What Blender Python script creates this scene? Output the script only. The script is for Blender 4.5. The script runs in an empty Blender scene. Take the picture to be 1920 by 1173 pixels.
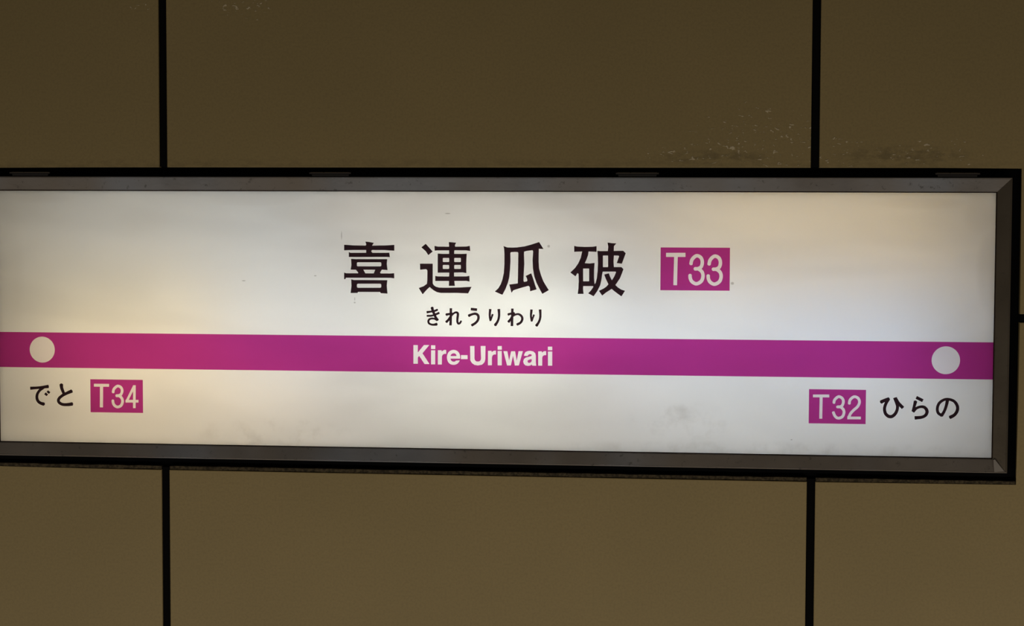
import bpy, bmesh, math, random
from mathutils import Matrix, Vector

# ---------------------------------------------------------------- camera, world, lights, exposure
scene = bpy.context.scene
col = scene.collection
ZC = 1.50                       # height of the picture's centre above the platform floor (metres)

def set_camera():
    f, yaw, pit, rol, cx, cz = 3444.676, -0.10633530, -0.05591751, 0.00319327, 0.32021373, 0.16888149
    cy, sy, cp, sp, cr, sr = math.cos(yaw), math.sin(yaw), math.cos(pit), math.sin(pit), math.cos(rol), math.sin(rol)
    F = Vector((sy * cp, cy * cp, sp))
    R0 = Vector((cy, -sy, 0))
    U0 = R0.cross(F)
    R = cr * R0 + sr * U0
    U = -sr * R0 + cr * U0
    cam = bpy.data.cameras.new('camera')
    cam.sensor_width = 36.0
    cam.lens = f * 36.0 / 1920.0
    cam.clip_start = 0.05
    o = bpy.data.objects.new('camera', cam)
    col.objects.link(o)
    M = Matrix((R, U, -F)).transposed().to_4x4()
    M.translation = Vector((cx, -3.0, ZC + cz))
    o.matrix_world = M
    scene.camera = o
set_camera()

scene.view_settings.view_transform = 'Standard'
scene.view_settings.look = 'None'
scene.view_settings.gamma = 1.0
scene.view_settings.exposure = 0.0
scene.view_settings.use_curve_mapping = False
scene.cycles.use_denoising = True
scene.cycles.max_bounces = 10
scene.cycles.transparent_max_bounces = 16

world = bpy.data.worlds.new('underground_air')
scene.world = world
world.use_nodes = True
world.node_tree.nodes['Background'].inputs[0].default_value = (1.0, 0.93, 0.84, 1)
world.node_tree.nodes['Background'].inputs[1].default_value = 0.034

def area_light(name, loc, target, sx, sy, power, color):
    l = bpy.data.lights.new(name, 'AREA')
    l.shape = 'RECTANGLE'; l.size = sx; l.size_y = sy; l.energy = power; l.color = color
    o = bpy.data.objects.new(name, l)
    o.location = loc
    d = Vector(target) - Vector(loc)
    o.rotation_euler = d.to_track_quat('-Z', 'Y').to_euler()
    col.objects.link(o)
# unseen strip added low to brighten the wall; dim ceiling row behind the camera
area_light('added_low_strip', (0.15, -1.6, ZC - 1.15), (0.0, 0, ZC - 0.25), 4.8, 0.10, 16.0, (1.0, 0.93, 0.80))
area_light('ceiling_lamp_row', (0.4, -4.6, ZC + 2.1), (0, 0, ZC), 6.0, 0.15, 1.0, (1.0, 0.95, 0.86))

# ---------------------------------------------------------------- materials
def lin(r, g, b):
    f = lambda c: (c / 255 / 12.92) if c / 255 <= 0.04045 else ((c / 255 + 0.055) / 1.055) ** 2.4
    return (f(r), f(g), f(b), 1)

class NT:
    def __init__(self, name):
        self.m = bpy.data.materials.new(name); self.m.use_nodes = True
        self.t = self.m.node_tree; self.t.nodes.clear()
        self.out = self.n('ShaderNodeOutputMaterial')
    def n(self, typ, ins=None, **kw):
        nd = self.t.nodes.new(typ)
        for k, v in kw.items(): setattr(nd, k, v)
        for k, v in (ins or {}).items():
            if isinstance(v, bpy.types.NodeSocket): self.t.links.new(v, nd.inputs[k])
            else: nd.inputs[k].default_value = v
        return nd
    def math(self, op, a, b=0.0, clamp=False):
        return self.n('ShaderNodeMath', {0: a, 1: b}, operation=op, use_clamp=clamp).outputs[0]
    def ramp(self, x, a, b, lo=0.0, hi=1.0):
        return self.n('ShaderNodeMapRange', {0: x, 1: a, 2: b, 3: lo, 4: hi}, interpolation_type='SMOOTHSTEP').outputs[0]
    def noise(self, vec, scale, detail=3.0, rough=0.5, dist=0.0):
        return self.n('ShaderNodeTexNoise', {'Vector': vec, 'Scale': scale, 'Detail': detail, 'Roughness': rough, 'Distortion': dist}).outputs[0]
    def mix(self, fac, a, b):
        nd = self.t.nodes.new('ShaderNodeMix'); nd.data_type = 'RGBA'
        for i, v in ((0, fac), (6, a), (7, b)):
            if isinstance(v, bpy.types.NodeSocket): self.t.links.new(v, nd.inputs[i])
            else: nd.inputs[i].default_value = v
        return nd.outputs[2]
    def blob(self, xyz, x, z, rx, rz, soft=1.0):
        """1 inside an ellipse about (x, z) on the wall, fading to 0"""
        dx = self.math('DIVIDE', self.math('SUBTRACT', xyz.outputs[0], x), rx)
        dz = self.math('DIVIDE', self.math('SUBTRACT', xyz.outputs[2], z), rz)
        d = self.math('ADD', self.math('MULTIPLY', dx, dx), self.math('MULTIPLY', dz, dz))
        return self.ramp(d, 1.0 - soft, 1.0, 1.0, 0.0)
    def surf(self, s): self.t.links.new(s, self.out.inputs[0])

def principled(name, color, rough=0.5, metal=0.0, spec=0.5, coat=0.0):
    N = NT(name)
    b = N.n('ShaderNodeBsdfPrincipled', {'Base Color': color, 'Roughness': rough, 'Metallic': metal, 'Specular IOR Level': spec, 'Coat Weight': coat})
    N.surf(b.outputs[0]); return N.m

def tile_material():
    N = NT('glazed_olive_tile')
    pos = N.n('ShaderNodeNewGeometry').outputs['Position']
    xyz = N.n('ShaderNodeSeparateXYZ', {0: pos})
    big = N.noise(pos, 3.0, 4)
    fine = N.noise(pos, 260, 2)
    c = N.mix(N.ramp(big, 0.3, 0.7), (0.345, 0.252, 0.108, 1), (0.372, 0.270, 0.116, 1))
    c = N.mix(N.ramp(fine, 0.35, 0.75, 0.0, 0.25), c, (0.22, 0.165, 0.08, 1))
    # chipped mineral specks gather in a few patches
    zc = ZC
    patches = [(0.40, zc + .285, .18, .085), (0.66, zc + .262, .13, .04), (0.53, zc + .262, .08, .05),
               (-0.45, zc + .505, .085, .045), (-0.63, zc + .515, .06, .03), (0.30, zc + .262, .16, .03)]
    m = None
    for a in patches:
        b = N.blob(xyz, *a)
        m = b if m is None else N.math('MAXIMUM', m, b)
    sp = N.noise(N.n('ShaderNodeMapping', {0: pos, 3: (1.0, 1.0, 1.8)}).outputs[0], 105, 2, 0.6, 0.6)
    thr = N.math('SUBTRACT', 0.80, N.math('MULTIPLY', m, 0.185))
    speck = N.ramp(N.math('SUBTRACT', sp, thr), 0.0, 0.05)
    speck = N.math('MULTIPLY', speck, N.ramp(m, 0.0, 0.12))
    c = N.mix(N.math('MULTIPLY', speck, 0.62), c, (0.85, 0.70, 0.48, 1))
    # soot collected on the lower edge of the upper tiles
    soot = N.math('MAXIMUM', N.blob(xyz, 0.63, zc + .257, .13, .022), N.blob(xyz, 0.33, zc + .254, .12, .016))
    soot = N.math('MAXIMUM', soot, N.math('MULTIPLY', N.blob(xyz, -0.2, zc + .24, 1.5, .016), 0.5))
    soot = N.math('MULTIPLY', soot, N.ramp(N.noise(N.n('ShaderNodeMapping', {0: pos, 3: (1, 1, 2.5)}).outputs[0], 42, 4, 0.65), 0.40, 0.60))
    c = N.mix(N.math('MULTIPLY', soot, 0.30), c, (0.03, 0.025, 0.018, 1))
    bump = N.n('ShaderNodeBump', {'Strength': 0.5, 'Distance': 0.0006, 'Height': N.math('ADD', N.noise(pos, 120, 3), N.math('MULTIPLY', speck, 3.0))})
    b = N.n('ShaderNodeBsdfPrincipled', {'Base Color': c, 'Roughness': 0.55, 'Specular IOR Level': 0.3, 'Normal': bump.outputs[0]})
    N.surf(b.outputs[0]); return N.m

def lip_material():
    N = NT('dark_mortar')
    pos = N.n('ShaderNodeNewGeometry').outputs['Position']
    c = N.mix(N.ramp(N.noise(pos, 170, 4, 0.7), 0.38, 0.62), (0.040, 0.031, 0.020, 1), (0.105, 0.078, 0.044, 1))
    b = N.n('ShaderNodeBsdfPrincipled', {'Base Color': c, 'Roughness': 0.9, 'Specular IOR Level': 0.1})
    N.surf(b.outputs[0]); return N.m

def panel_material():
    """milky acrylic sheet: lets the lamp light through, slightly soiled, soft edge shade painted in"""
    N = NT('milky_acrylic')
    pos = N.n('ShaderNodeNewGeometry').outputs['Position']
    xyz = N.n('ShaderNodeSeparateXYZ', {0: pos})
    st = N.n('ShaderNodeMapping', {0: pos, 3: (1.0, 1.0, 3.2)}).outputs[0]
    wave = N.noise(st, 2.6, 2, 0.45, 0.5)
    c = N.mix(N.ramp(wave, 0.35, 0.65), (0.80, 0.80, 0.80, 1), (0.90, 0.90, 0.90, 1))
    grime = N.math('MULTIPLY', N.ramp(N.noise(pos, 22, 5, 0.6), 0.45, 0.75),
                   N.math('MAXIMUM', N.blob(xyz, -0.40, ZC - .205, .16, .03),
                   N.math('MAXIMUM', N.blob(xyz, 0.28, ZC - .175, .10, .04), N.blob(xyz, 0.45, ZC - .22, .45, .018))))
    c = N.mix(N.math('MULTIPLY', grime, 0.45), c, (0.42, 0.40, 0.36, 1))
    soft_shade = None  # soft shade along top and side edges, painted into the sheet colour
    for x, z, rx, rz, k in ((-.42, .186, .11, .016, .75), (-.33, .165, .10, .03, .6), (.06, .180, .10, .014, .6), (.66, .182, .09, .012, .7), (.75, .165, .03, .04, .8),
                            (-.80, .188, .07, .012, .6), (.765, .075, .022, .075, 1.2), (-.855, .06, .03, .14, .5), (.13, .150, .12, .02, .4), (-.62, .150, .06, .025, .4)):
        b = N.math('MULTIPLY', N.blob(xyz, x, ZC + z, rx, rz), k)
        soft_shade = b if soft_shade is None else N.math('MAXIMUM', soft_shade, b)
    c = N.mix(N.math('MULTIPLY', soft_shade, 0.16), c, (0.40, 0.34, 0.26, 1))
    # small marks: pin holes, a scratch, fly specks
    marks = None
    for x, z, rx, rz in ((-.2626, .0149, .0022, .0017), (-.4505, .0498, .0042, .0012), (.4573, -.2019, .0022, .0012), (.3594, .0514, .0035, .003),
                         (-.2845, .126, .0011, .0095), (-.107, .163, .006, .0012), (.06, .11, .003, .003), (-.2625, .021, .001, .004), (-.329, .059, .003, .0012)):
        b = N.blob(xyz, x, ZC + z, rx, rz)
        marks = b if marks is None else N.math('MAXIMUM', marks, b)
    c = N.mix(N.math('MULTIPLY', marks, 0.65), c, (0.22, 0.21, 0.20, 1))
    tr = N.n('ShaderNodeBsdfTranslucent', {'Color': c})
    df = N.n('ShaderNodeBsdfDiffuse', {'Color': (0.60, 0.58, 0.54, 1)})
    gl = N.n('ShaderNodeBsdfGlossy', {'Roughness': 0.25, 'Color': (1, 1, 1, 1)})
    m1 = N.n('ShaderNodeMixShader', {0: 0.25, 1: tr.outputs[0], 2: df.outputs[0]})
    m2 = N.n('ShaderNodeMixShader', {0: 0.03, 1: m1.outputs[0], 2: gl.outputs[0]})
    N.surf(m2.outputs[0]); return N.m

def film_material(name, T, opaque, body):
    """thin printed film; T is the light let through the whole film"""
    N = NT(name)
    k = (1 - opaque) ** 0.5
    t = N.n('ShaderNodeBsdfTransparent', {'Color': tuple(min(1, (v ** 0.5) / 1.0) for v in T) + (1,)})
    d = N.n('ShaderNodeBsdfPrincipled', {'Base Color': body, 'Roughness': 0.35, 'Specular IOR Level': 0.3})
    m = N.n('ShaderNodeMixShader', {0: 1 - k, 1: t.outputs[0], 2: d.outputs[0]})
    N.surf(m.outputs[0]); return N.m

def rail_material(name, a, b2):
    N = NT(name)
    pos = N.n('ShaderNodeNewGeometry').outputs['Position']
    long = N.noise(N.n('ShaderNodeMapping', {0: pos, 3: (1.0, 1.0, 0.4)}).outputs[0], 3.2, 3, 0.55)
    c = N.mix(N.ramp(long, 0.38, 0.62), a, b2)
    pit = N.ramp(N.noise(pos, 95, 4, 0.7), 0.60, 0.72, 0.0, 0.55)
    c = N.mix(pit, c, (0.06, 0.05, 0.04, 1))
    r = N.ramp(N.noise(pos, 9, 4), 0.3, 0.7, 0.34, 0.52)
    bump = N.n('ShaderNodeBump', {'Strength': 0.25, 'Distance': 0.0004, 'Height': N.noise(pos, 180, 3)})
    b = N.n('ShaderNodeBsdfPrincipled', {'Base Color': c, 'Roughness': r, 'Metallic': 0.55, 'Normal': bump.outputs[0]})
    N.surf(b.outputs[0]); return N.m

def tube_material(name, color, power):
    N = NT(name)
    e = N.n('ShaderNodeEmission', {'Color': color + (1,), 'Strength': power})
    d = N.n('ShaderNodeBsdfDiffuse', {'Color': (0.75, 0.75, 0.75, 1)})
    N.surf(N.n('ShaderNodeAddShader', {0: e.outputs[0], 1: d.outputs[0]}).outputs[0]); return N.m

M_TILE = tile_material()
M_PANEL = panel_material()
M_RAIL = rail_material('dull_steel_rail', (0.24, 0.20, 0.165, 1), (0.28, 0.283, 0.305, 1))
M_RAILB = rail_material('shaded_steel_rail', (0.115, 0.090, 0.062, 1), (0.13, 0.105, 0.078, 1))  # side rails: same steel, their shade put into a darker colour
M_BLACK = principled('black_cavity', (0.0035, 0.0035, 0.004, 1), 0.9, spec=0.05)
M_SEAL = principled('black_rubber', (0.005, 0.0045, 0.0045, 1), 0.85, spec=0.05)
M_GASKET = principled('dark_red_gasket', (0.020, 0.009, 0.007, 1), 0.8, spec=0.1)
M_CAB = principled('white_enamel_inside', (0.80, 0.80, 0.78, 1), 0.6)
M_CABOUT = principled('dark_sheet_steel', (0.012, 0.012, 0.013, 1), 0.7, spec=0.1)
M_HINGE = principled('grimy_hinge_steel', (0.34, 0.31, 0.29, 1), 0.5, metal=0.2)
M_PURPLE = film_material('purple_print', (0.552, 0.048, 0.325), 0.03, (0.35, 0.03, 0.2, 1))
M_WHITE = film_material('white_print', (0.98, 0.93, 0.95), 0.02, (0.8, 0.78, 0.76, 1))
M_INK = film_material('black_print', (0.045, 0.020, 0.028), 0.3, (0.010, 0.008, 0.009, 1))
M_WORN = principled('bare_scuffed_metal', (0.26, 0.225, 0.195, 1), 0.5, metal=0.2)

# ---------------------------------------------------------------- helpers
def link(name, me, parent=None, mat=None):
    o = bpy.data.objects.new(name, me)
    col.objects.link(o)
    if mat is not None and not me.materials: me.materials.append(mat)
    if parent is not None: o.parent = parent
    return o

def from_bm(name, bm, mat, parent=None):
    me = bpy.data.meshes.new(name); bmesh.ops.recalc_face_normals(bm, faces=bm.faces)
    bm.to_mesh(me); bm.free()
    return link(name, me, parent, mat)

def bm_box(bm, x0, x1, y0, y1, z0, z1):
    v = [bm.verts.new((x, y, z)) for x in (x0, x1) for y in (y0, y1) for z in (z0, z1)]
    for f in ((0, 1, 3, 2), (4, 6, 7, 5), (0, 4, 5, 1), (2, 3, 7, 6), (0, 2, 6, 4), (1, 5, 7, 3)):
        bm.faces.new([v[i] for i in f])

def slab(name, outline, y0, y1, mat, parent, bevel=0.0):
    """polygon in the wall plane (x, z), front at y0, back at y1"""
    bm = bmesh.new()
    a = [bm.verts.new((x, y0, z)) for x, z in outline]
    b = [bm.verts.new((x, y1, z)) for x, z in outline]
    n = len(outline)
    fr = bm.faces.new(a); bm.faces.new(b[::-1])
    for i in range(n):
        bm.faces.new((a[i], b[i], b[(i + 1) % n], a[(i + 1) % n]))
    if bevel:
        bmesh.ops.bevel(bm, geom=list(fr.edges), offset=bevel, segments=2, affect='EDGES', profile=0.5)
    return from_bm(name, bm, mat, parent)

def film(name, loops, y, mat, parent, thick=0.00015):
    """flat printed film in the panel's plane, made of closed outlines in millimetres (inner outlines are holes)"""
    cu = bpy.data.curves.new(name, 'CURVE'); cu.dimensions = '2D'; cu.fill_mode = 'BOTH'; cu.extrude = thick
    for lp in loops:
        s = cu.splines.new('POLY'); s.points.add(len(lp) - 1)
        for p, (x, z) in zip(s.points, lp): p.co = (x / 1000.0, z / 1000.0, 0, 1)
        s.use_cyclic_u = True
    t = bpy.data.objects.new(name + '_outline', cu)
    col.objects.link(t)
    dg = bpy.context.evaluated_depsgraph_get()
    me = bpy.data.meshes.new_from_object(t.evaluated_get(dg))
    bpy.data.objects.remove(t); bpy.data.curves.remove(cu)
    me.transform(Matrix.Translation((0, y, ZC)) @ Matrix.Rotation(math.pi / 2, 4, 'X'))
    me.materials.clear(); me.name = name
    return link(name, me, parent, mat)

def rect(x0, z0, x1, z1): return [(x0, z0), (x1, z0), (x1, z1), (x0, z1)]
def disc(x, z, r, n=72): return [(x + r * math.cos(2 * math.pi * k / n), z + r * math.sin(2 * math.pi * k / n)) for k in range(n)]

GLYPH = {
'kanji_ki': [[[-244.3,116.1],[-244.4,116.0],[-244.4,115.8],[-243.0,111.4],[-243.9,109.6],[-244.1,109.5],[-264.4,109.8],[-279.6,110.7],[-280.0,110.6],[-280.1,110.5],[-280.2,110.3],[-280.2,101.9],[-280.2,101.6],[-280.0,101.5],[-279.6,101.5],[-279.2,101.5],[-275.9,101.6],[-275.5,101.6],[-270.3,101.8],[-269.9,101.8],[-264.6,102.0],[-264.3,102.0],[-243.7,102.2],[-243.5,102.2],[-243.1,101.7],[-243.0,101.5],[-243.1,98.8],[-243.2,97.8],[-243.2,97.6],[-243.4,97.6],[-269.6,97.4],[-269.8,97.5],[-271.7,98.5],[-272.1,98.7],[-272.3,98.5],[-272.3,98.3],[-272.3,90.8],[-272.2,90.5],[-272.0,90.4],[-254.2,90.5],[-253.8,90.5],[-231.8,90.7],[-231.4,90.7],[-228.7,90.8],[-209.4,90.9],[-208.7,90.9],[-204.2,90.6],[-203.5,90.6],[-203.4,90.8],[-203.4,91.2],[-204.3,97.4],[-204.3,97.9],[-204.5,98.1],[-205.2,98.0],[-208.3,97.8],[-232.5,97.6],[-232.8,97.8],[-234.5,99.7],[-234.6,99.8],[-234.6,99.9],[-233.6,102.1],[-233.5,102.2],[-233.3,102.2],[-229.7,102.3],[-229.3,102.2],[-224.9,102.2],[-224.6,102.2],[-212.3,102.2],[-197.6,101.3],[-196.2,101.3],[-196.0,101.4],[-195.9,101.7],[-195.9,110.5],[-196.0,110.8],[-196.1,110.9],[-196.2,110.9],[-196.8,110.9],[-212.4,109.9],[-222.2,109.8],[-222.6,109.7],[-225.8,109.7],[-226.2,109.6],[-229.5,109.6],[-229.9,109.5],[-233.1,109.5],[-233.2,109.6],[-233.1,109.7],[-230.4,113.8],[-230.4,114.0],[-230.5,114.2],[-238.0,115.5],[-243.8,116.1]],[[-268.2,87.5],[-268.4,87.3],[-268.5,86.6],[-268.0,78.5],[-268.0,77.3],[-269.1,70.2],[-269.1,69.7],[-269.0,69.6],[-268.8,69.5],[-260.4,69.4],[-260.2,69.2],[-256.6,64.9],[-256.5,64.7],[-256.5,64.5],[-256.9,63.6],[-257.0,63.5],[-258.2,63.5],[-258.6,63.6],[-271.4,63.5],[-271.8,63.5],[-276.8,63.5],[-277.1,63.6],[-279.9,64.6],[-280.1,64.6],[-280.2,64.5],[-280.3,64.3],[-280.3,54.1],[-280.3,53.9],[-280.1,53.8],[-279.9,53.7],[-278.3,53.7],[-278.0,53.8],[-277.9,54.1],[-277.4,55.8],[-277.3,55.9],[-277.2,56.0],[-209.6,56.3],[-202.0,56.3],[-196.3,55.6],[-196.2,55.7],[-196.0,55.9],[-196.2,63.5],[-196.3,64.0],[-196.5,64.2],[-197.2,64.1],[-202.2,63.7],[-205.6,63.6],[-206.0,63.7],[-218.3,63.6],[-218.5,63.6],[-218.7,63.8],[-219.9,64.8],[-219.7,65.2],[-218.1,67.8],[-217.0,69.5],[-216.8,69.7],[-215.4,69.7],[-207.8,69.2],[-207.6,69.2],[-207.4,69.3],[-207.4,69.8],[-208.5,79.4],[-207.8,86.8],[-207.9,87.0],[-208.0,87.2],[-208.3,87.3],[-261.2,87.0]],[[-257.1,81.7],[-219.4,82.0],[-218.8,81.8],[-218.2,81.5],[-217.9,80.9],[-217.7,80.2],[-217.7,77.0],[-217.9,76.4],[-218.3,75.8],[-218.8,75.5],[-219.4,75.3],[-256.9,75.1],[-257.6,75.2],[-258.2,75.6],[-258.6,76.1],[-258.7,76.8],[-258.7,80.0],[-258.6,80.7],[-258.1,81.3],[-257.6,81.6]],[[-247.7,69.5],[-228.2,69.6],[-228.1,69.5],[-228.1,69.4],[-229.8,65.2],[-230.4,63.7],[-230.6,63.6],[-231.9,63.6],[-232.3,63.6],[-244.5,63.6],[-244.6,63.7],[-247.6,69.1],[-247.8,69.3]],[[-268.1,53.5],[-268.3,53.4],[-268.4,53.2],[-268.4,52.2],[-267.9,43.0],[-269.3,31.4],[-269.3,30.9],[-269.2,30.8],[-257.9,31.0],[-257.6,31.2],[-257.0,32.6],[-256.8,32.7],[-220.0,32.9],[-219.8,32.8],[-218.7,31.0],[-218.4,30.8],[-210.0,30.4],[-207.7,30.3],[-207.5,30.4],[-207.4,30.5],[-208.5,43.2],[-208.5,43.8],[-207.7,52.1],[-207.7,52.3],[-207.9,52.5],[-264.1,52.4]],[[-256.9,46.2],[-219.8,46.5],[-219.0,46.3],[-218.3,45.9],[-217.9,45.2],[-217.8,44.4],[-217.8,41.9],[-217.9,41.2],[-218.4,40.5],[-219.1,40.1],[-219.7,39.9],[-256.8,39.6],[-257.5,39.8],[-258.2,40.2],[-258.6,40.9],[-258.8,41.7],[-258.8,44.2],[-258.6,45.0],[-258.2,45.5],[-258.1,45.7],[-257.5,46.0]]],
'kanji_ren': [[[-104.8,116.1],[-105.0,115.8],[-105.0,115.3],[-104.6,109.8],[-104.6,108.6],[-104.7,108.4],[-106.8,108.4],[-107.2,108.4],[-111.2,108.4],[-111.6,108.5],[-115.6,108.5],[-116.0,108.5],[-123.2,108.5],[-128.4,109.5],[-128.7,109.4],[-128.8,109.2],[-128.9,108.7],[-128.5,102.6],[-128.4,101.9],[-128.2,101.7],[-128.0,101.7],[-123.7,102.1],[-121.8,102.2],[-121.4,102.2],[-104.8,102.3],[-104.7,102.3],[-104.6,102.2],[-104.6,97.5],[-104.5,96.8],[-104.6,96.7],[-115.6,96.6],[-123.2,97.1],[-123.4,97.0],[-123.5,96.9],[-123.5,96.7],[-123.5,65.8],[-123.4,65.5],[-123.2,65.4],[-123.1,65.4],[-109.3,65.6],[-108.9,65.6],[-104.4,65.6],[-104.3,65.5],[-104.3,63.1],[-104.4,62.8],[-104.4,60.2],[-104.5,59.5],[-104.6,59.4],[-107.8,59.3],[-108.2,59.4],[-113.4,59.3],[-113.8,59.4],[-123.2,59.4],[-127.4,60.2],[-127.5,60.1],[-127.6,59.9],[-127.6,52.0],[-127.5,51.8],[-127.2,51.7],[-104.6,51.9],[-104.6,51.8],[-104.6,50.8],[-104.9,44.1],[-104.8,43.8],[-104.7,43.7],[-104.5,43.7],[-95.2,43.8],[-95.0,43.9],[-94.8,44.0],[-94.8,44.2],[-95.8,51.9],[-95.7,52.0],[-94.5,52.1],[-77.1,52.2],[-76.1,52.3],[-70.8,51.2],[-70.7,51.3],[-70.5,51.4],[-70.5,52.3],[-70.5,52.7],[-70.7,60.3],[-70.8,60.5],[-70.9,60.6],[-71.1,60.6],[-71.4,60.6],[-76.1,59.7],[-95.3,59.5],[-95.9,59.5],[-96.1,59.5],[-96.1,59.7],[-96.2,62.9],[-96.2,63.3],[-96.2,65.6],[-96.2,65.8],[-96.1,65.8],[-94.6,65.8],[-94.2,65.9],[-89.7,65.9],[-89.3,66.0],[-81.6,66.1],[-76.3,65.1],[-76.0,65.0],[-75.9,65.2],[-75.8,65.3],[-75.9,70.5],[-75.9,70.9],[-76.0,81.1],[-75.2,96.6],[-75.3,97.0],[-75.5,97.1],[-75.7,97.1],[-83.9,96.7],[-95.9,96.7],[-96.0,96.8],[-96.0,100.0],[-95.9,100.7],[-95.6,102.4],[-95.4,102.5],[-76.2,102.5],[-69.7,101.5],[-69.5,101.6],[-69.5,101.8],[-70.2,109.6],[-70.4,109.8],[-70.6,109.9],[-76.2,108.8],[-94.3,108.5],[-94.4,108.5],[-94.9,111.0],[-92.9,114.7],[-92.9,114.9],[-93.0,115.1],[-93.5,115.2],[-94.1,115.2],[-104.4,116.1]],[[-143.7,112.8],[-150.5,107.3],[-150.6,107.2],[-150.7,107.0],[-150.3,106.6],[-143.6,100.9],[-139.3,94.6],[-139.1,94.5],[-138.9,94.5],[-132.2,100.0],[-132.0,100.2],[-132.0,100.4],[-132.7,101.3],[-142.9,112.4],[-143.5,112.8],[-143.6,112.9]],[[-113.9,89.9],[-105.7,89.9],[-105.2,89.9],[-104.8,89.6],[-104.6,89.3],[-104.4,88.7],[-104.4,84.5],[-104.6,83.8],[-104.7,83.5],[-105.1,83.3],[-105.5,83.2],[-113.7,83.1],[-114.2,83.2],[-114.5,83.4],[-114.8,83.8],[-115.0,84.4],[-115.0,88.7],[-114.8,89.2],[-114.6,89.5],[-114.2,89.8]],[[-94.9,90.0],[-86.2,90.0],[-85.7,90.0],[-85.3,89.8],[-85.1,89.4],[-85.0,89.0],[-85.0,84.3],[-85.1,83.9],[-85.3,83.6],[-85.6,83.4],[-86.0,83.3],[-86.3,83.2],[-94.6,83.2],[-95.2,83.3],[-95.5,83.5],[-95.8,83.9],[-95.9,84.3],[-95.9,88.9],[-95.8,89.3],[-95.6,89.7],[-95.2,89.9]],[[-152.8,80.2],[-153.1,80.0],[-153.1,79.6],[-152.9,76.6],[-152.8,71.4],[-152.7,70.4],[-152.6,70.2],[-152.4,70.2],[-152.0,70.2],[-142.8,71.1],[-142.6,71.1],[-142.4,70.8],[-140.8,69.2],[-140.7,68.8],[-140.8,52.5],[-141.5,46.9],[-147.0,43.0],[-154.4,40.2],[-154.8,40.1],[-155.0,39.9],[-154.8,39.5],[-148.7,29.8],[-148.4,29.8],[-148.1,30.0],[-142.1,36.8],[-136.8,41.8],[-136.7,41.8],[-136.3,41.4],[-134.3,39.5],[-130.4,36.5],[-124.9,33.4],[-124.5,33.3],[-118.4,32.1],[-92.2,32.3],[-91.0,32.3],[-90.7,32.3],[-89.7,32.3],[-89.4,32.2],[-88.3,32.2],[-88.1,32.2],[-87.0,32.2],[-86.8,32.1],[-85.7,32.1],[-85.4,32.1],[-84.4,32.1],[-84.1,32.0],[-83.0,32.0],[-82.8,32.0],[-81.7,32.0],[-73.4,31.7],[-72.8,31.7],[-72.6,31.9],[-67.5,41.6],[-67.2,42.3],[-67.3,42.5],[-67.5,42.6],[-67.8,42.6],[-85.2,41.5],[-95.2,41.2],[-97.7,41.1],[-99.4,41.0],[-101.8,40.9],[-103.6,40.9],[-106.0,40.8],[-109.8,40.8],[-110.2,40.8],[-113.0,40.8],[-113.3,40.8],[-116.1,40.8],[-116.5,40.9],[-120.8,40.9],[-126.3,42.2],[-129.8,44.6],[-131.7,47.7],[-131.7,79.9],[-131.8,80.1],[-132.0,80.2],[-132.2,80.3],[-146.3,80.2],[-146.7,80.3]],[[-114.0,78.2],[-105.6,78.2],[-105.2,78.2],[-104.9,78.0],[-104.6,77.6],[-104.4,77.0],[-104.4,73.2],[-104.5,72.5],[-104.8,72.2],[-105.1,72.0],[-105.4,71.9],[-105.8,71.8],[-113.5,71.8],[-114.2,71.9],[-114.5,72.0],[-114.8,72.4],[-115.0,73.0],[-115.0,76.9],[-114.8,77.5],[-114.6,77.8],[-114.3,78.1]],[[-94.9,78.3],[-86.1,78.4],[-85.7,78.3],[-85.3,78.1],[-85.1,77.7],[-85.0,77.3],[-85.0,73.0],[-85.0,72.6],[-85.3,72.3],[-85.6,72.1],[-85.9,72.0],[-86.3,71.9],[-94.5,71.9],[-95.2,72.0],[-95.5,72.2],[-95.8,72.6],[-95.9,73.0],[-95.9,77.2],[-95.8,77.6],[-95.6,78.0],[-95.2,78.2]]],
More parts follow.
